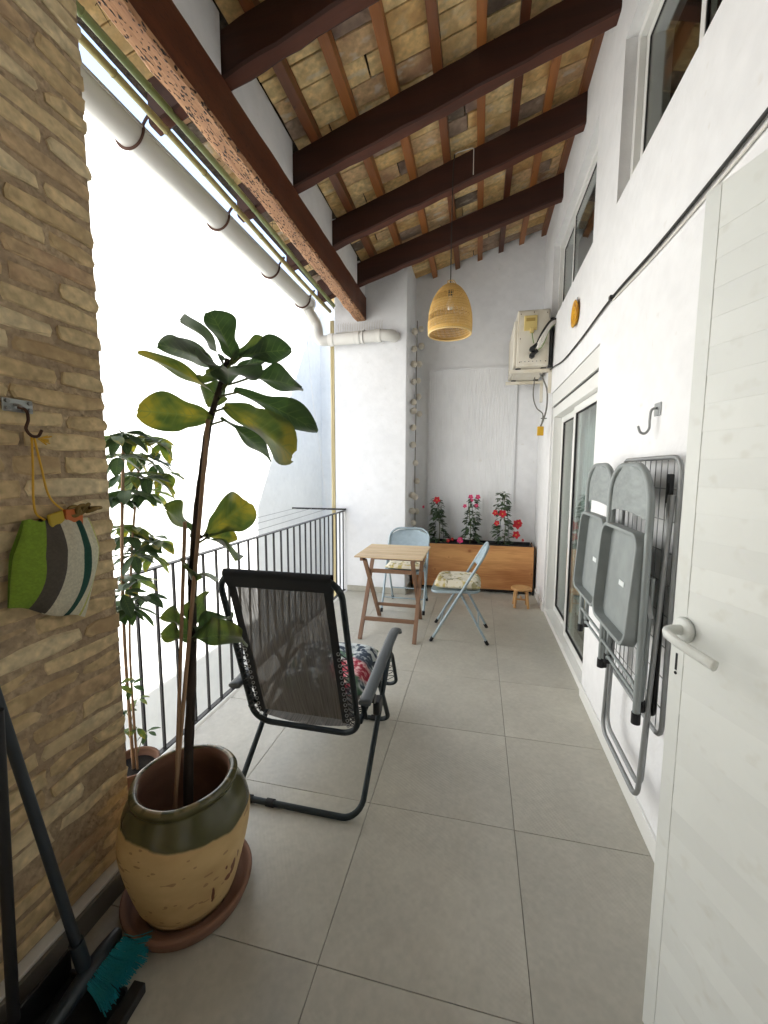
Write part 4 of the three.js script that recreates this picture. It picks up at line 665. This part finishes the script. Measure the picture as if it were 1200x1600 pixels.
{
  const r = thing('drying_rack', 'folded grey metal clothes drying rack hung on the wall behind the chairs', 'drying rack'), x = 0.648, z0 = -2.08, z1 = -1.53, y0 = 0.50, y1 = 1.487;
  part(r, 'frame', tube([V(x, y0, z0), V(x, y1, z0), V(x, y1, z1), V(x, y0, z1)], 0.0085, 0.05, 140, 10, true), M.steel);
  for (let k = 1; k < 11; k++) { const z = z0 + (z1 - z0) * k / 11; part(r, 'wire', tube([V(x, y0 + 0.004, z), V(x, y1 - 0.004, z)], 0.0018, 0, 1, 6), M.steel); }
  for (let k = 1; k < 9; k++) { const y = y0 + (y1 - y0) * k / 9; part(r, 'wire', tube([V(x - 0.003, y, z0 + 0.004), V(x - 0.003, y, z1 - 0.004)], 0.0018, 0, 1, 6), M.steel); }
  for (const [xa, za, zb, yb] of [[0.612, -1.98, -1.575, 0.27], [0.598, -1.99, -1.56, 0.235]]) part(r, 'leg_frame', tube([V(0.633, 1.36, za - 0.02), V(xa, yb, za), V(xa, yb, zb), V(0.633, 1.36, zb + 0.02)], 0.009, 0.055, 140, 10), M.steel);
  part(r, 'flap', tube([V(0.632, 1.40, z1 - 0.03), V(0.634, 0.56, z1 - 0.035), V(0.634, 0.56, z1 - 0.1)], 0.008, 0.03, 60, 8), M.blackMetal);
  part(r, 'clip', bx(0.626, 0.64, 1.33, 1.43, z1 - 0.05, z1 - 0.02, 'y', 0.004), M.plasticBlack);
}
// ---------------------------------------------------------------- reclining lounger
{
  const c = thing('reclining_chair', 'black steel reclining garden chair with mesh back and plastic armrests', 'chair');
  const L = -1.0, R = -0.435, bl = -0.975, br = -0.475, r = 0.0125;
  part(c, 'rear_leg_frame', tube([V(L, 0.50, -2.06), V(L, 0.016, -1.47), V(R, 0.016, -1.47), V(R, 0.50, -2.06)], r, 0.08, 120, 12), M.darkTube);
  part(c, 'front_leg_frame', tube([V(L + 0.028, 0.515, -1.82), V(L + 0.028, 0.014, -2.16), V(R - 0.028, 0.014, -2.16), V(R - 0.028, 0.515, -1.82)], r, 0.07, 120, 12), M.darkTube);
  for (const x of [-0.94, -0.835]) part(c, 'sleeve', tube([V(x - 0.018, 0.0165, -1.47), V(x + 0.018, 0.0165, -1.47)], 0.0162, 0, 1, 14), M.rubber);
  for (const x of [-0.87, -0.55]) part(c, 'sleeve', tube([V(x - 0.018, 0.0162, -2.16), V(x + 0.018, 0.0162, -2.16)], 0.0158, 0, 1, 14), M.rubber);
  const B = (x, k, o = 0) => V(x, 0.295 + (1.045 - 0.295) * k - o * 0.29, -1.60 + (-1.365 + 1.60) * k + o * 0.955);   // back plane; o = offset towards the rear
  part(c, 'back_frame', tube([B(bl, 0), B(bl, 1), B(br, 1), B(br, 0)], r, 0.085, 150, 12, true), M.darkTube);
  M.mesh = std({ map: tex(512, (u, v) => { const st = fbm(u, v, 190, 6, 3, 251), w = 0.5 + 0.5 * Math.sin(v * 2 * Math.PI * 128) * Math.sin(u * 2 * Math.PI * 128); return sc([104, 99, 93], 0.6 + 0.5 * st + 0.2 * w); }), alphaMap: tex(512, (u, v) => { const st = fbm(u, v, 190, 6, 3, 251), w = 0.5 + 0.5 * Math.sin(v * 2 * Math.PI * 128) * Math.sin(u * 2 * Math.PI * 128); return g3(255 * clamp01(0.75 + 0.3 * st + 0.05 * w)); }, false), transparent: true, roughness: 0.9, side: THREE.DoubleSide });
  M.hem = std({ color: 0x1d1e1f, roughness: 0.9, side: THREE.DoubleSide });
  const sag = (u, v) => 0.02 * Math.sin(Math.PI * v) * (1 - Math.pow((u - 0.5) * 2, 2));
  const il = bl + 0.065, ir = br - 0.065;
  part(c, 'back_sling', gridSurface(16, 24, (u, v) => B(il + (ir - il) * u, 0.10 + v * 0.835, sag(u, v))), M.mesh);
  const hem = (x0, x1, k0, k1, o) => gridSurface(2, 16, (u, v) => B(x0 + (x1 - x0) * u, k0 + (k1 - k0) * v, o + sag(0.02, v)));
  part(c, 'side_hem', hem(il - 0.03, il + 0.004, 0.08, 0.93, 0.002), M.hem); part(c, 'side_hem', hem(ir - 0.004, ir + 0.03, 0.08, 0.93, 0.002), M.hem);
  part(c, 'head_sleeve', gridSurface(24, 20, (u, v) => { const x = il - 0.034 + (ir - il + 0.068) * u, a = v; if (a < 0.4) return B(x, 0.925 + (a / 0.4) * 0.075, 0.003 + a * 0.035); const q = (a - 0.4) / 0.35; if (a < 0.75) return B(x, 1.0 + 0.024 * Math.sin(q * Math.PI), 0.017 * Math.cos(q * Math.PI)); return B(x, 1.0 - (a - 0.75) / 0.25 * 0.075, -0.017 + (a - 0.75) * 0.055); }), M.hem);
  for (const s of [0, 1]) {
    const xe = s ? ir + 0.028 : il - 0.028, xf = s ? br : bl, pts = [], N = 13;
    for (let k = 0; k <= N * 2; k++) { const q = 0.07 + 0.5 * k / (N * 2); pts.push(k % 2 ? B(xf - (s ? 0.004 : -0.004), q, 0.014) : B(xe, q, 0.004)); }
    part(c, 'elastic_lace', tube(pts, 0.0024, 0.006, 160, 5), M.plasticBlack);
    for (let k = 0; k <= N; k++) { const p = B(xe + (s ? -0.006 : 0.006), 0.07 + 0.5 * k / N, 0.006); part(c, 'eyelet', place(new THREE.TorusGeometry(0.0062, 0.0018, 6, 14), p.x, p.y, p.z, 0, -0.3), M.steel); }
  }
  // seat and leg rest
  const sp = [V(0, 0.37, -1.58), V(0, 0.43, -2.12), V(0, 0.38, -2.24), V(0, 0.10, -2.40)];
  part(c, 'seat_frame', tube([...sp.map((p) => V(-0.985, p.y, p.z)), ...sp.slice().reverse().map((p) => V(-0.465, p.y, p.z))], 0.0115, 0.06, 160, 10), M.darkTube);
  const cur = new THREE.CatmullRomCurve3([V(0, 0.33, -1.60), V(0, 0.35, -1.8), V(0, 0.385, -2.08), V(0, 0.35, -2.24), V(0, 0.13, -2.38)]);
  part(c, 'seat_sling', gridSurface(10, 30, (u, v) => { const p = cur.getPoint(v); p.x = -0.92 + 0.39 * u; p.y -= 0.02 * (1 - Math.pow((u - 0.5) * 2, 2)); return p; }), M.mesh);
  for (const s of [0, 1]) { const pts = []; for (let k = 0; k <= 44; k++) { const p = cur.getPoint(k / 44); pts.push(k % 2 ? V(s ? -0.466 : -0.984, p.y + 0.025, p.z) : V(s ? -0.53 : -0.92, p.y, p.z)); } part(c, 'elastic_lace', tube(pts, 0.0024, 0.006, 160, 5), M.plasticBlack); }
  for (const x of [L - 0.012, R + 0.012]) {
    const a = sub(c, 'armrest');
    part(a, 'pad', sweepOval([V(x, 0.505, -1.50), V(x, 0.515, -1.62), V(x, 0.54, -1.80), V(x, 0.562, -1.98), V(x, 0.568, -2.08), V(x, 0.555, -2.16), V(x, 0.53, -2.19)], 0.052, 0.024, 40), M.plasticGrey);
    part(a, 'tube', tube([V(x, 0.488, -1.53), V(x, 0.50, -1.72), V(x, 0.53, -2.02)], 0.011, 0.02, 20, 8), M.darkTube);
    part(a, 'lock_knob', place(new THREE.CylinderGeometry(0.02, 0.02, 0.03, 16), x, 0.46, -1.62, 0, 0, Math.PI / 2), M.plasticBlack);
    part(a, 'pivot_block', bx(x - 0.016, x + 0.016, 0.335, 0.40, -1.76, -1.69, 'z', 0.008), M.plasticBlack);
    part(a, 'link', bar(V(x + (x < -0.7 ? 0.028 : -0.028), 0.49, -1.56), V(x + (x < -0.7 ? 0.028 : -0.028), 0.36, -1.62), 0.006, 0.022, V(1, 0, 0)), M.darkTube);
  }
  const flo = tex(512, (u, v) => { const a = fbm(u, v, 6, 6, 3, 261), b = fbm(u, v, 7, 7, 3, 265), d = fbm(u, v, 16, 16, 3, 269), p = fbm(u, v, 30, 30, 2, 271); let c = mix([58, 70, 84], [206, 212, 210], clamp01((d - 0.42) * 6)); const rd = Math.hypot(u - 0.78, v - 0.72) + 0.12 * (a - 0.5); if (rd < 0.26) c = mix(c, mix([170, 44, 62], [240, 200, 194], clamp01((p - 0.32) * 2.6)), clamp01((0.26 - rd) * 20)); if (b > 0.62) c = mix(c, [92, 122, 96], clamp01((b - 0.62) * 10)); return c; });
  const q = pad('floral patterned cushion lying on the seat of the reclining chair', -0.70, 0.41, -1.87, 0.05, 0.42, 0.42, 0.10, std({ map: flo, roughness: 0.95 })); q.rotation.x = 0.06;
}
// ---------------------------------------------------------------- big glazed pot, saucer, fig
{
  const cx = -0.925, cz = -1.08;
  const prof = [[0, 0.045], [0.142, 0.045], [0.152, 0.052], [0.162, 0.085], [0.178, 0.15], [0.192, 0.215], [0.2, 0.275], [0.196, 0.32], [0.183, 0.36], [0.165, 0.388], [0.158, 0.402], [0.162, 0.412], [0.163, 0.424], [0.156, 0.432], [0.145, 0.433], [0.138, 0.428], [0.138, 0.40], [0.155, 0.36], [0.172, 0.31], [0.168, 0.2], [0, 0.2]];
  const c = new THREE.SplineCurve(prof.slice(1, 16).map((p) => new THREE.Vector2(...p))).getPoints(60).map((p) => [p.x, p.y]);
  const pot = lathe([[0, 0.045], ...c], 72);
  { const p = pot.attributes.position, uv = pot.attributes.uv; for (let i = 0; i < p.count; i++) { const a = Math.atan2(p.getZ(i), p.getX(i)), k = 1 + 0.012 * Math.sin(a * 3 + p.getY(i) * 9) + 0.006 * Math.sin(a * 7); p.setX(i, p.getX(i) * k); p.setZ(i, p.getZ(i) * k); uv.setY(i, p.getY(i) / 0.45); } pot.computeVertexNormals(); }
  const fn = (u, v) => { const n = fbm(u, v, 9, 5, 4, 281), line = 0.735 + 0.055 * Math.sin(u * 6.283 + 2.6) + 0.05 * (fbm(u, v, 14, 3, 4, 283) - 0.5) - 0.06 * Math.max(0, fbm(u, 0.3, 20, 2, 2, 285) - 0.6); const glaze = clamp01((v - line) * 60); let crk = 0; const wob = fbm(u, v, 40, 14, 4, 289) - 0.5; for (const [a, b, sa, sb] of [[0.232, 0.37, 0.008, 0.075], [0.245, 0.42, 0.006, 0.05], [0.214, 0.31, 0.014, 0.035], [0.172, 0.27, 0.005, 0.06], [0.918, 0.45, 0.006, 0.06], [0.205, 0.42, 0.004, 0.02]]) crk = Math.max(crk, clamp01((1 - Math.hypot((u - a + wob * 0.012) / sa, (v - b + wob * 0.05) / sb) + wob * 1.6) * 5)); const rim = clamp01((v - 0.945) * 40) * clamp01((fbm(u, v, 30, 12, 3, 293) - 0.45) * 6); return { n, glaze, crk, rim }; };
  const potMat = phy({ map: tex(1024, (u, v) => { const { n, glaze, crk, rim } = fn(u, v); let c = mix([212, 184, 132], [176, 144, 96], clamp01(n * 1.5 - 0.3)); if (fbm(u, v, 40, 30, 2, 295) > 0.76) c = mix(c, [130, 96, 66], 0.5); c = mix(c, [112, 66, 44], crk); c = mix(c, mix([94, 90, 56], [66, 66, 42], n), glaze); return mix(c, [190, 160, 120], rim * 0.8); }), roughnessMap: tex(512, (u, v) => g3(255 * (fn(u, v).glaze > 0.5 ? 0.22 : 0.62)), false), roughness: 1, bumpMap: tex(512, (u, v) => { const q = fn(u, v); return g3(255 * (0.4 + 0.3 * q.n + 0.15 * q.glaze - 0.5 * q.crk)); }, false), bumpScale: 0.004 });
  const p = thing('glazed_pot', 'big ochre clay pot with an olive glazed shoulder and chipped sides', 'pot');
  part(p, 'jar', place(pot, cx, 0, cz), potMat);
  part(p, 'interior', place(lathe([[0.1405, 0.4325], [0.137, 0.428], [0.1375, 0.40], [0.153, 0.36], [0.172, 0.31], [0.172, 0.25], [0.16, 0.17], [0.145, 0.10]], 60), cx, 0, cz), (() => { const m = M.terracotta.clone(); m.side = THREE.DoubleSide; return m; })());
  part(p, 'soil', place(new THREE.CylinderGeometry(0.145, 0.14, 0.03, 40), cx, 0.105, cz), M.soil);
  solo('pot_saucer', 'terracotta saucer under the big glazed pot', 'saucer', place(lathe([[0, 0], [0.172, 0], [0.188, 0.012], [0.2, 0.04], [0.203, 0.052], [0.199, 0.058], [0.19, 0.057], [0.184, 0.046], [0.176, 0.024], [0.16, 0.018], [0, 0.018]], 64), cx, 0.001, cz), M.terracotta);
  // pot feet stand on the saucer
  part(p, 'foot_ring', place(lathe([[0.06, 0.019], [0.138, 0.019], [0.143, 0.0455], [0.06, 0.0455]], 40), cx, 0, cz), potMat);
  const f = thing('fiddle_leaf_fig', 'tall fiddle leaf fig with a bare trunk growing in the glazed pot', 'plant');
  const trunk = new THREE.CatmullRomCurve3([V(-0.935, 0.11, -1.09), V(-0.915, 0.5, -1.092), V(-0.886, 0.79, -1.09), V(-0.866, 1.108, -1.09), V(-0.838, 1.32, -1.09), V(-0.815, 1.44, -1.09), V(-0.788, 1.57, -1.09), V(-0.745, 1.68, -1.09), V(-0.715, 1.76, -1.09)]); part(f, 'trunk', (() => { return sweepOval(trunk.points, 0.03, 0.03, 60, V(0, 0, 1), (t) => (1 - 0.55 * t) * (1 + 0.06 * Math.sin(t * 90))); })(), M.bark);
  const leaves = [[-0.733, 1.756, -1.09, -0.908, 1.916, -1.17, 0.061, 0.9, 0], [-0.697, 1.754, -1.09, -0.725, 1.875, -1.04, 0.075, 0.3, 0], [-0.68, 1.763, -1.09, -0.546, 1.797, -1.15, 0.06, 0.8, 0], [-0.66, 1.704, -1.09, -0.481, 1.678, -1.09, 0.07, 0.6, 0], [-0.7, 1.672, -1.09, -0.477, 1.568, -1.19, 0.065, 0.9, 0], [-0.729, 1.628, -1.08, -0.459, 1.481, -1.01, 0.125, 1.25, 2], [-0.748, 1.591, -1.09, -0.604, 1.476, -1.14, 0.07, 0.6, 0], [-0.748, 1.733, -1.09, -0.994, 1.849, -1.17, 0.06, 1.0, 0], [-0.751, 1.735, -1.09, -0.998, 1.87, -1.23, 0.06, 0.8, 0], [-0.746, 1.65, -1.09, -0.98, 1.797, -1.07, 0.06, 0.7, 2], [-0.764, 1.59, -1.08, -0.961, 1.612, -1.02, 0.112, 1.3, 2], [-0.719, 1.688, -1.09, -0.609, 1.705, -0.93, 0.12, 0.2, 0], [-0.681, 1.729, -1.09, -0.648, 1.784, -1.19, 0.06, 0.7, 0], [-0.721, 1.698, -1.09, -0.741, 1.705, -1.01, 0.07, 0.4, 1], [-0.821, 1.239, -1.09, -0.642, 1.351, -1.07, 0.112, 1.35, 2], [-0.816, 1.235, -1.09, -0.658, 1.195, -1.03, 0.06, 0.5, 1], [-0.812, 1.235, -1.09, -0.745, 1.222, -1.15, 0.065, 1.0, 2], [-0.853, 1.233, -1.09, -0.977, 1.318, -1.13, 0.08, 1.2, 1], [-0.875, 1.078, -1.09, -0.839, 1.167, -1.03, 0.065, 1.0, 1], [-0.874, 1.107, -1.09, -0.737, 1.129, -1.03, 0.04, 0.3, 1], [-0.88, 0.897, -1.09, -0.639, 0.977, -1.02, 0.095, 1.1, 1], [-0.874, 0.915, -1.09, -0.86, 1.049, -1.13, 0.085, 1.2, 1], [-0.87, 0.915, -1.09, -0.745, 1.0, -1.09, 0.08, 0.4, 0], [-0.884, 0.914, -1.09, -0.978, 0.98, -1.09, 0.075, 1.2, 1], [-0.885, 0.897, -1.09, -0.966, 0.923, -1.06, 0.06, 1.1, 1], [-0.735, 1.69, -1.09, -0.84, 1.655, -1.16, 0.06, 0.6, 1], [-0.71, 1.745, -1.09, -0.635, 1.83, -1.16, 0.05, 0.5, 1]];
  leaves.forEach((a, i) => { const b = V(a[0], a[1], a[2]), t = V(a[3], a[4], a[5]), dirx = t.x > b.x ? 1 : -1; const lf = part(f, 'leaf', leafGeo(b, t, a[6] * (a[8] === 2 ? 1.15 : 1.5), -dirx * a[7], 'fig', 0.2, 20, 10), M.fig[a[8]]); const y = Math.max(0.5, Math.min(b.y - 0.02, 1.735)); let q = trunk.getPoint(0); for (let k = 0; k <= 100; k++) { const w = trunk.getPoint(k / 100); if (Math.abs(w.y - y) < Math.abs(q.y - y)) q = w; } part(lf, 'petiole', spline([q, q.clone().lerp(b, 0.5).add(V(0, -0.004, 0)), b.clone().lerp(t, 0.06)], 0.0032, 8, 6), M.stemGreen); });
  for (const y of [1.12, 1.24, 1.3, 1.45, 1.5, 1.55, 1.6]) part(f, 'leaf_scar', place(new THREE.ConeGeometry(0.004, 0.016, 6), -0.866 + (y - 1.108) * 0.19 + (rnd() < 0.5 ? -0.012 : 0.012), y, -1.085, 0, 0, rr(-1, 1)), M.bark);
  solo('plant_stake', 'tall thin wooden stake tied beside the fig trunk', 'stake', tube([V(-0.984, 0.115, -1.06), V(-0.767, 1.585, -1.06)], 0.0062, 0, 1, 8), M.stake);
  solo('plant_stake', 'shorter wooden stake ending halfway up the fig trunk', 'stake', tube([V(-0.960, 0.115, -1.05), V(-0.857, 1.284, -1.055)], 0.0055, 0, 1, 8), M.stake);
}
// ---------------------------------------------------------------- umbrella plant behind the brick pier
{
  const cx = -1.42, cz = -1.36;
  const p = thing('terracotta_pot', 'small terracotta pot tucked behind the brick pier at the railing', 'pot');
  part(p, 'pot', place(lathe([[0, 0.0], [0.062, 0], [0.088, 0.15], [0.1, 0.152], [0.102, 0.185], [0.094, 0.187], [0.09, 0.178], [0.085, 0.14], [0, 0.14]], 40), cx, 0.0, cz), M.terracotta);
  part(p, 'soil', place(new THREE.CylinderGeometry(0.084, 0.084, 0.012, 28), cx, 0.148, cz), M.soil);
  const s = thing('umbrella_plant', 'slender umbrella plant with glossy fanned leaflets growing beside the railing', 'plant');
  const stems = [[V(cx, 0.14, cz), V(-1.44, 0.7, -1.375), V(-1.45, 1.1, -1.40), V(-1.46, 1.55, -1.45)], [V(cx + 0.02, 0.14, cz), V(-1.46, 0.7, -1.42), V(-1.47, 1.15, -1.48), V(-1.475, 1.45, -1.54)]];
  stems.forEach((q, i) => part(s, 'stem', spline(q, i ? 0.005 : 0.0065, 40, 8), M.stake));
  const cl = [[-1.451, 1.579, -1.398], [-1.423, 1.593, -1.414], [-1.498, 1.598, -1.556], [-1.458, 1.589, -1.586], [-1.389, 1.565, -1.583], [-1.389, 1.494, -1.352], [-1.527, 1.513, -1.556], [-1.513, 1.504, -1.612], [-1.541, 1.477, -1.719], [-1.471, 1.427, -1.707], [-1.545, 1.422, -1.508], [-1.468, 1.417, -1.498], [-1.433, 1.408, -1.532], [-1.5, 1.383, -1.696], [-1.428, 1.357, -1.412], [-1.444, 1.338, -1.516], [-1.546, 1.333, -1.694], [-1.449, 1.331, -1.399], [-1.503, 1.196, -1.458], [-1.475, 1.19, -1.503], [-1.499, 1.129, -1.597], [-1.425, 1.114, -1.577], [-1.471, 1.15, -1.472], [-1.522, 1.088, -1.581], [-1.452, 1.047, -1.563], [-1.41, 1.083, -1.421], [-1.495, 0.979, -1.44], [-1.51, 0.943, -1.521], [-1.48, 0.867, -1.532], [-1.381, 0.951, -1.32], [-1.374, 0.88, -1.354], [-1.429, 0.873, -1.345], [-1.387, 0.58, -1.283], [-1.398, 0.541, -1.353], [-1.482, 0.41, -1.464], [-1.533, 0.354, -1.442], [-1.432, 0.322, -1.396], [-1.45, 0.248, -1.473], [-1.485, 0.314, -1.374]];
  cl.forEach(([x, y, z], i) => {
    const c = V(x, y, z), small = i > 31, n = small ? 5 : 8, st = stems[i % 2], ax = new THREE.CatmullRomCurve3(st); let bt = 0, bd = 9; for (let t = 0; t <= 1; t += 0.02) { const d = Math.abs(ax.getPoint(t).y - (y - 0.05)); if (d < bd) { bd = d; bt = t; } }
    const root = ax.getPoint(bt), out = c.clone().sub(root); out.y = 0; const g = [];
    const tilt = V(out.x * 3, 1, out.z * 3 + rr(-0.4, 0.8)).normalize(), q = new THREE.Quaternion().setFromUnitVectors(V(0, 1, 0), tilt);
    for (let k = 0; k < n; k++) { const a = k / n * 6.283 + rr(-0.2, 0.2), l = (small ? rr(0.04, 0.06) : rr(0.075, 0.115)), e = V(Math.cos(a), rr(-0.75, -0.2), Math.sin(a)).normalize().applyQuaternion(q); const b = c.clone().addScaledVector(e, 0.012); g.push(leafGeo(b, b.clone().addScaledVector(e, l), l * 0.47, rr(-0.3, 0.3), 'oval', 0.14, 5, 2)); }
    const m = part(s, 'leaf', merge(g), M.sche[rnd() < 0.4 ? 1 : rnd() < 0.5 ? 0 : 2]); part(m, 'leaf_stalk', spline([root, root.clone().lerp(c, 0.5).add(V(0, 0.012, 0)), c], 0.0018, 10, 5), M.stemGreen);
  });
}
// ---------------------------------------------------------------- bag hung on the brick pier
{
  const h = thing('wall_bracket', 'galvanised bracket with an S hook screwed to the brick pier', 'bracket'), X = PIERX + 0.012;
  part(h, 'plate', bx(X - 0.004, X, 1.588, 1.622, -0.886, -0.812, 'z', 0.002), M.galv);
  for (const z of [-0.822, -0.876]) for (const y of [1.596, 1.614]) part(h, 'bolt', place(new THREE.CylinderGeometry(0.0055, 0.0055, 0.006, 6), X + 0.003, y, z, 0, 0, Math.PI / 2), M.steel);
  part(h, 'staple', spline([V(X, 1.606, -0.84), V(X + 0.016, 1.603, -0.842), V(X + 0.016, 1.592, -0.856), V(X, 1.594, -0.86)], 0.004, 20), M.steel);
  part(h, 'hook', spline([V(X + 0.012, 1.60, -0.838), V(X + 0.022, 1.594, -0.85), V(X + 0.018, 1.57, -0.858), V(X + 0.016, 1.545, -0.852), V(X + 0.02, 1.528, -0.862), V(X + 0.022, 1.528, -0.876), V(X + 0.024, 1.545, -0.886)], 0.0038, 40), M.rust);
  const b = thing('drawstring_bag', 'striped green, grey and cream drawstring bag hanging on the brick pier', 'bag'), bx0 = PIERX + 0.006;
  const zl = (v) => -0.834 + (v < 0.4 ? 0.039 * v / 0.4 : 0.039 + 0.014 * (v - 0.4) / 0.6), zr = (v) => v < 0.3 ? -1.026 - 0.012 * v / 0.3 : -1.038 + 0.054 * Math.pow((v - 0.3) / 0.7, 1.3);
  const yT = (u) => 1.304 - 0.016 * u + 0.004 * Math.sin(u * 30), yB = (u) => 1.082 - 0.098 * u + 0.006 * Math.sin(u * 9);
  const S = (k) => (u, v) => { const z = zl(v) + (zr(v) - zl(v)) * u, y = yT(u) + (yB(u) - yT(u)) * v, e = Math.pow(Math.sin(Math.PI * clamp01(u * 0.98 + 0.01)), 0.5) * Math.pow(Math.sin(Math.PI * clamp01(0.06 + 0.92 * v)), 0.6); return V(bx0 + 0.006 + (k ? 0.07 * e + 0.004 * Math.sin(u * 34 + 2) * Math.pow(1 - v, 2) + 0.003 * Math.sin(u * 13 + v * 7) : 0), y, z); };
  const stripe = tex(512, (u, v) => { const n = 0.9 + 0.16 * fbm(u, v, 60, 60, 2, 301) + 0.06 * (fbm(u, v, 5, 5, 3, 303) - 0.5); const q = u + 0.008 * Math.sin(v * 7); let c = q < 0.22 ? [126, 156, 52] : q < 0.41 ? [84, 78, 70] : q < 0.645 ? [206, 200, 178] : q < 0.755 ? [30, 74, 64] : [216, 212, 186]; if (q > 0.9 && q < 0.93) c = [196, 196, 110]; return sc(c, n); });
  const cloth = std({ map: stripe, roughness: 0.95, side: THREE.DoubleSide });
  part(b, 'front', gridSurface(40, 26, S(1)), cloth); part(b, 'back', gridSurface(12, 8, S(0)), cloth);
  part(b, 'gathered_rope', merge([0, 1, 2, 3, 4].map((k) => place(new THREE.TorusGeometry(0.014, 0.0055, 7, 18), bx0 + 0.035 + 0.006 * (k % 2), 1.318 + 0.004 * (k % 3), -0.955 - k * 0.017, 1.2 + 0.5 * k, 0.4 * k))), std({ color: 0x7d6638, roughness: 0.95 }));
  part(b, 'cord', spline([V(bx0 + 0.02, 1.528, -0.866), V(bx0 + 0.02, 1.44, -0.862), V(bx0 + 0.02, 1.355, -0.857), V(bx0 + 0.02, 1.318, -0.862), V(bx0 + 0.025, 1.30, -0.88)], 0.0028, 30, 6), M.yellow);
  part(b, 'cord', spline([V(bx0 + 0.022, 1.528, -0.87), V(bx0 + 0.022, 1.45, -0.882), V(bx0 + 0.022, 1.36, -0.90), V(bx0 + 0.025, 1.315, -0.94)], 0.0028, 30, 6), M.yellow);
  part(b, 'tassel', merge(Array.from({ length: 16 }, () => tube([V(bx0 + 0.022, 1.522, -0.88), V(bx0 + 0.022 + rr(-0.01, 0.012), 1.522 + rr(-0.016, 0.01), -0.88 - rr(0.012, 0.03))], 0.0016, 0, 1, 4))), M.yellow);
  solo('orange_packet', 'orange packet sticking out of the drawstring bag', 'packet', place(bx(-0.006, 0.006, -0.03, 0.03, -0.026, 0.026, 'y', 0.002), bx0 + 0.03, 1.295, -0.955, 0, 0, -0.05), std({ color: 0xc46a34, roughness: 0.6 }));
  solo('yellow_packet', 'yellow wrapper sticking out of the drawstring bag', 'packet', place(bx(-0.005, 0.005, -0.024, 0.024, -0.024, 0.024, 'y', 0.004), bx0 + 0.032, 1.296, -0.905, 0.15, 0.2, 0), std({ color: 0xb39a2c, roughness: 0.6 }));
}
// ---------------------------------------------------------------- broom and dustpan
{
  M.navy = std({ color: 0x232c33, roughness: 0.45 }); M.teal = std({ color: 0x1d8f9c, roughness: 0.6 });
  const b = thing('broom', 'dark broom with turquoise bristles leaning against the brick pier', 'broom');
  part(b, 'handle', tube([V(-1.018, 0.10, -0.775), V(-1.162, 1.32, -0.655)], 0.0125, 0, 1, 14), M.navy);
  part(b, 'collar', tube([V(-1.012, 0.05, -0.78), V(-1.026, 0.17, -0.768)], 0.0175, 0, 1, 14), M.navy);
  part(b, 'head', sweepOval([V(-1.02, 0.055, -0.885), V(-1.014, 0.06, -0.85), V(-1.008, 0.064, -0.80), V(-1.002, 0.066, -0.74), V(-0.996, 0.062, -0.66)], 0.045, 0.05, 30, V(0, 1, 0), (t) => 0.6 + 0.4 * Math.sin(Math.PI * clamp01(t * 0.9 + 0.05))), M.navy);
  const br = []; for (let k = 0; k < 420; k++) { const z = rr(-0.875, -0.755), y = 0.06 + rr(-0.016, 0.016), fl = (z + 0.82) * 0.35; const t = Math.floor((z + 0.9) / 0.02) * 0.004 % 0.01; br.push(tube([V(-0.985, y, z), V(-0.955, y * 0.9 + rr(-0.003, 0.003), z + fl * 0.3), V(-0.915 + rr(-0.006, 0.006) + t, 0.05 + (y - 0.06) * 2 + rr(-0.004, 0.004), z + fl + rr(-0.004, 0.004))], 0.0011, 0, 3, 3)); }
  part(b, 'bristles', merge(br), M.teal);
  const d = thing('dustpan', 'black long handled dustpan on the floor beside the broom', 'dustpan');
  part(d, 'tray', merge([bx(-1.10, -0.88, 0.002, 0.008, -0.80, -0.52, 'x', 0.002), bx(-1.10, -1.09, 0.0085, 0.09, -0.80, -0.52, 'z', 0.003), bx(-1.0895, -0.90, 0.0085, 0.03, -0.53, -0.52, 'x', 0.003), bx(-1.0895, -0.90, 0.0085, 0.03, -0.80, -0.79, 'x', 0.003), bar(V(-0.875, 0.02, -0.815), V(-0.86, 0.02, -0.52), 0.035, 0.03)]), M.plasticBlack);
  part(d, 'handle', tube([V(-1.085, 0.08, -0.65), V(-1.045, 0.80, -0.65), V(-1.04, 0.9, -0.65)], 0.0125, 0.02, 20, 14), M.plasticBlack);
}
renderer.render(scene, camera);
